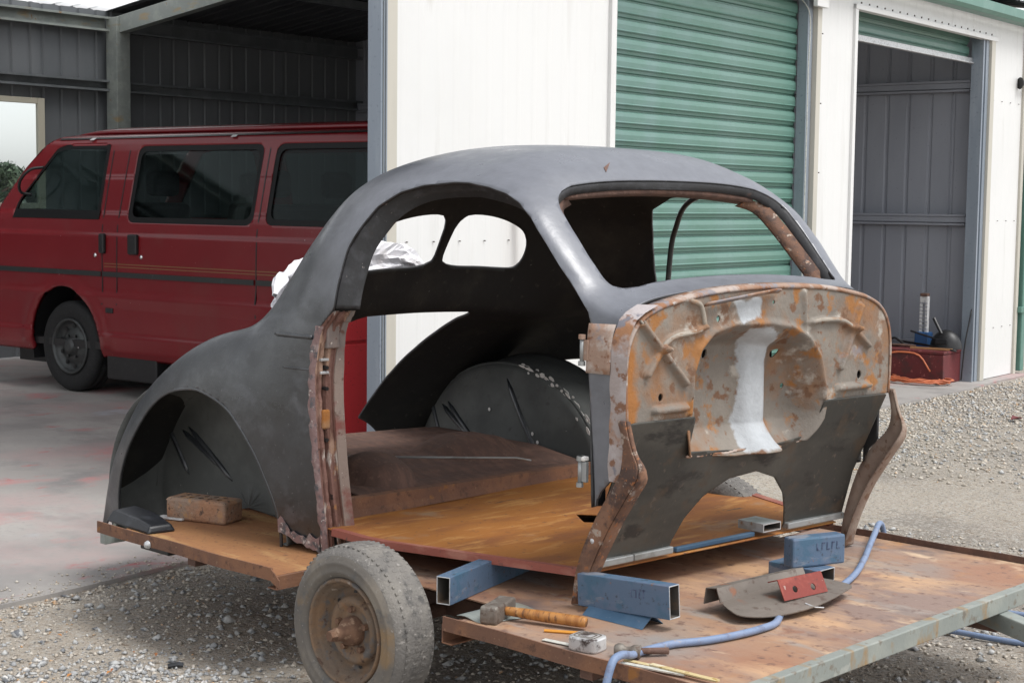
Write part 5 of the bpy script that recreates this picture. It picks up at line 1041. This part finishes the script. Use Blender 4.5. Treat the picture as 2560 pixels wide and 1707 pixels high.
x, y, z = scatter(26000, -3.2, 4, 4, 9.2, .004, .017, 8, near_slab); tag(stones('yard_stones', 'stone_grey', x, y, z, 9), 'grey gravel stones mixed along the slab before the doors', 'gravel', kind='stuff')
m = MB(); r8 = np.random.default_rng(5)
for k in range(60):
    x, y = r8.uniform(-1.9, 1.0), r8.uniform(-2.2, -.9)
    if to_shed(x, y)[1] > -.2: continue
    a_ = r8.uniform(0, 6.28); l_ = r8.uniform(.008, .018); z0 = float(ground_z(x, y))+.012; c_, s_ = math.cos(a_), math.sin(a_)
    m.add([(x-l_*c_, y-l_*s_, z0), (x+.35*l_*s_, y-.35*l_*c_, z0+.004), (x+l_*c_, y+l_*s_, z0+.002), (x-.35*l_*s_, y+.35*l_*c_, z0+.005)], [(0, 1, 2, 3)])
o = m.build('dry_leaves', 'dry_leaf'); tag(o, 'dry orange leaf fragments strewn in the near gravel', 'leaves', kind='stuff')
rp_ = empty('rubber_offcut', (-.70, -1.01, ground_z(-.7, -1.01)+.008), R(40), 'short black rubber offcut lying in the gravel', 'offcut'); MB().sweep([(0, 0, 0), (.03, .01, .004), (.045, .012, .002)], .008, 8).build('offcut', 'rubber_black', rp_)
rg = empty('red_scrap', (-1.57, 6.36, 0), 0, 'small red and white scrap on the gravel at the right', 'scrap')
m = MB(); m.add([(0, -.05, .01), (.05, -.02, .03), (.03, .06, .012), (-.04, .05, .025)], [(0, 1, 2, 3)]); m.build('scrap_piece', 'red_box', rg, solid=(.004, 0)); m = MB(); m.add([(.03, .07, .01), (.07, .09, .03), (.03, .14, .012)], [(0, 1, 2)]); m.build('scrap_piece', 'tool_white', rg, solid=(.004, 0))

# ------------------------------------------------------------------ trees beyond the back window
def tree(loc, h_, rad, seed, label):
    r_ = np.random.default_rng(seed); t = empty('gum_tree', loc, 0, label, 'tree', 'trees beyond the shed'); m = MB()
    m.sweep([(0, 0, 0), (.1, 0, h_*.3), (-.1, .1, h_*.55), (0, 0, h_*.8)], [.25, .2, .14, .05], 8)
    for k in range(6): a_ = r_.uniform(0, 6.28); z0 = h_*r_.uniform(.35, .6); m.sweep([(0, 0, z0), (rad*.5*math.cos(a_), rad*.5*math.sin(a_), z0+h_*.15), (rad*.8*math.cos(a_), rad*.8*math.sin(a_), z0+h_*.25)], [.1, .06, .02], 6)
    m.build('trunk', 'bark', t)
    n = 2600; cl_ = r_.normal(0, 1, (26, 3)); cl_ /= np.linalg.norm(cl_, axis=1)[:, None]; cl_ *= r_.uniform(.3, 1, (26, 1)); c_ = cl_[r_.integers(0, 26, n)]*np.array([rad, rad, h_*.3])+r_.normal(0, .22, (n, 3))*rad*.5+np.array([0, 0, h_*.68])
    V = (c_[:, None]+r_.normal(0, .16, (n, 3, 3))).reshape(-1, 3); me = bpy.data.meshes.new('crown'); me.from_pydata([tuple(v) for v in V], [], [(3*i, 3*i+1, 3*i+2) for i in range(n)]); link('crown', me, 'leaf', t)
for k, (s, d, h_, rd_) in enumerate(((41.0, 74, 3.7, 2.0), (45.5, 78, 2.9, 1.8), (48.0, 76, 2.6, 2.0), (44.0, 86, 3.2, 2.4))):
    tree(shw(s, d, -.02), h_, rd_, 40+k, ['tallest gum tree seen through the left shed window', 'low gum tree right of the tallest one beyond the window', 'rightmost low gum tree beyond the shed window', 'gum tree farthest back beyond the shed window'][k])
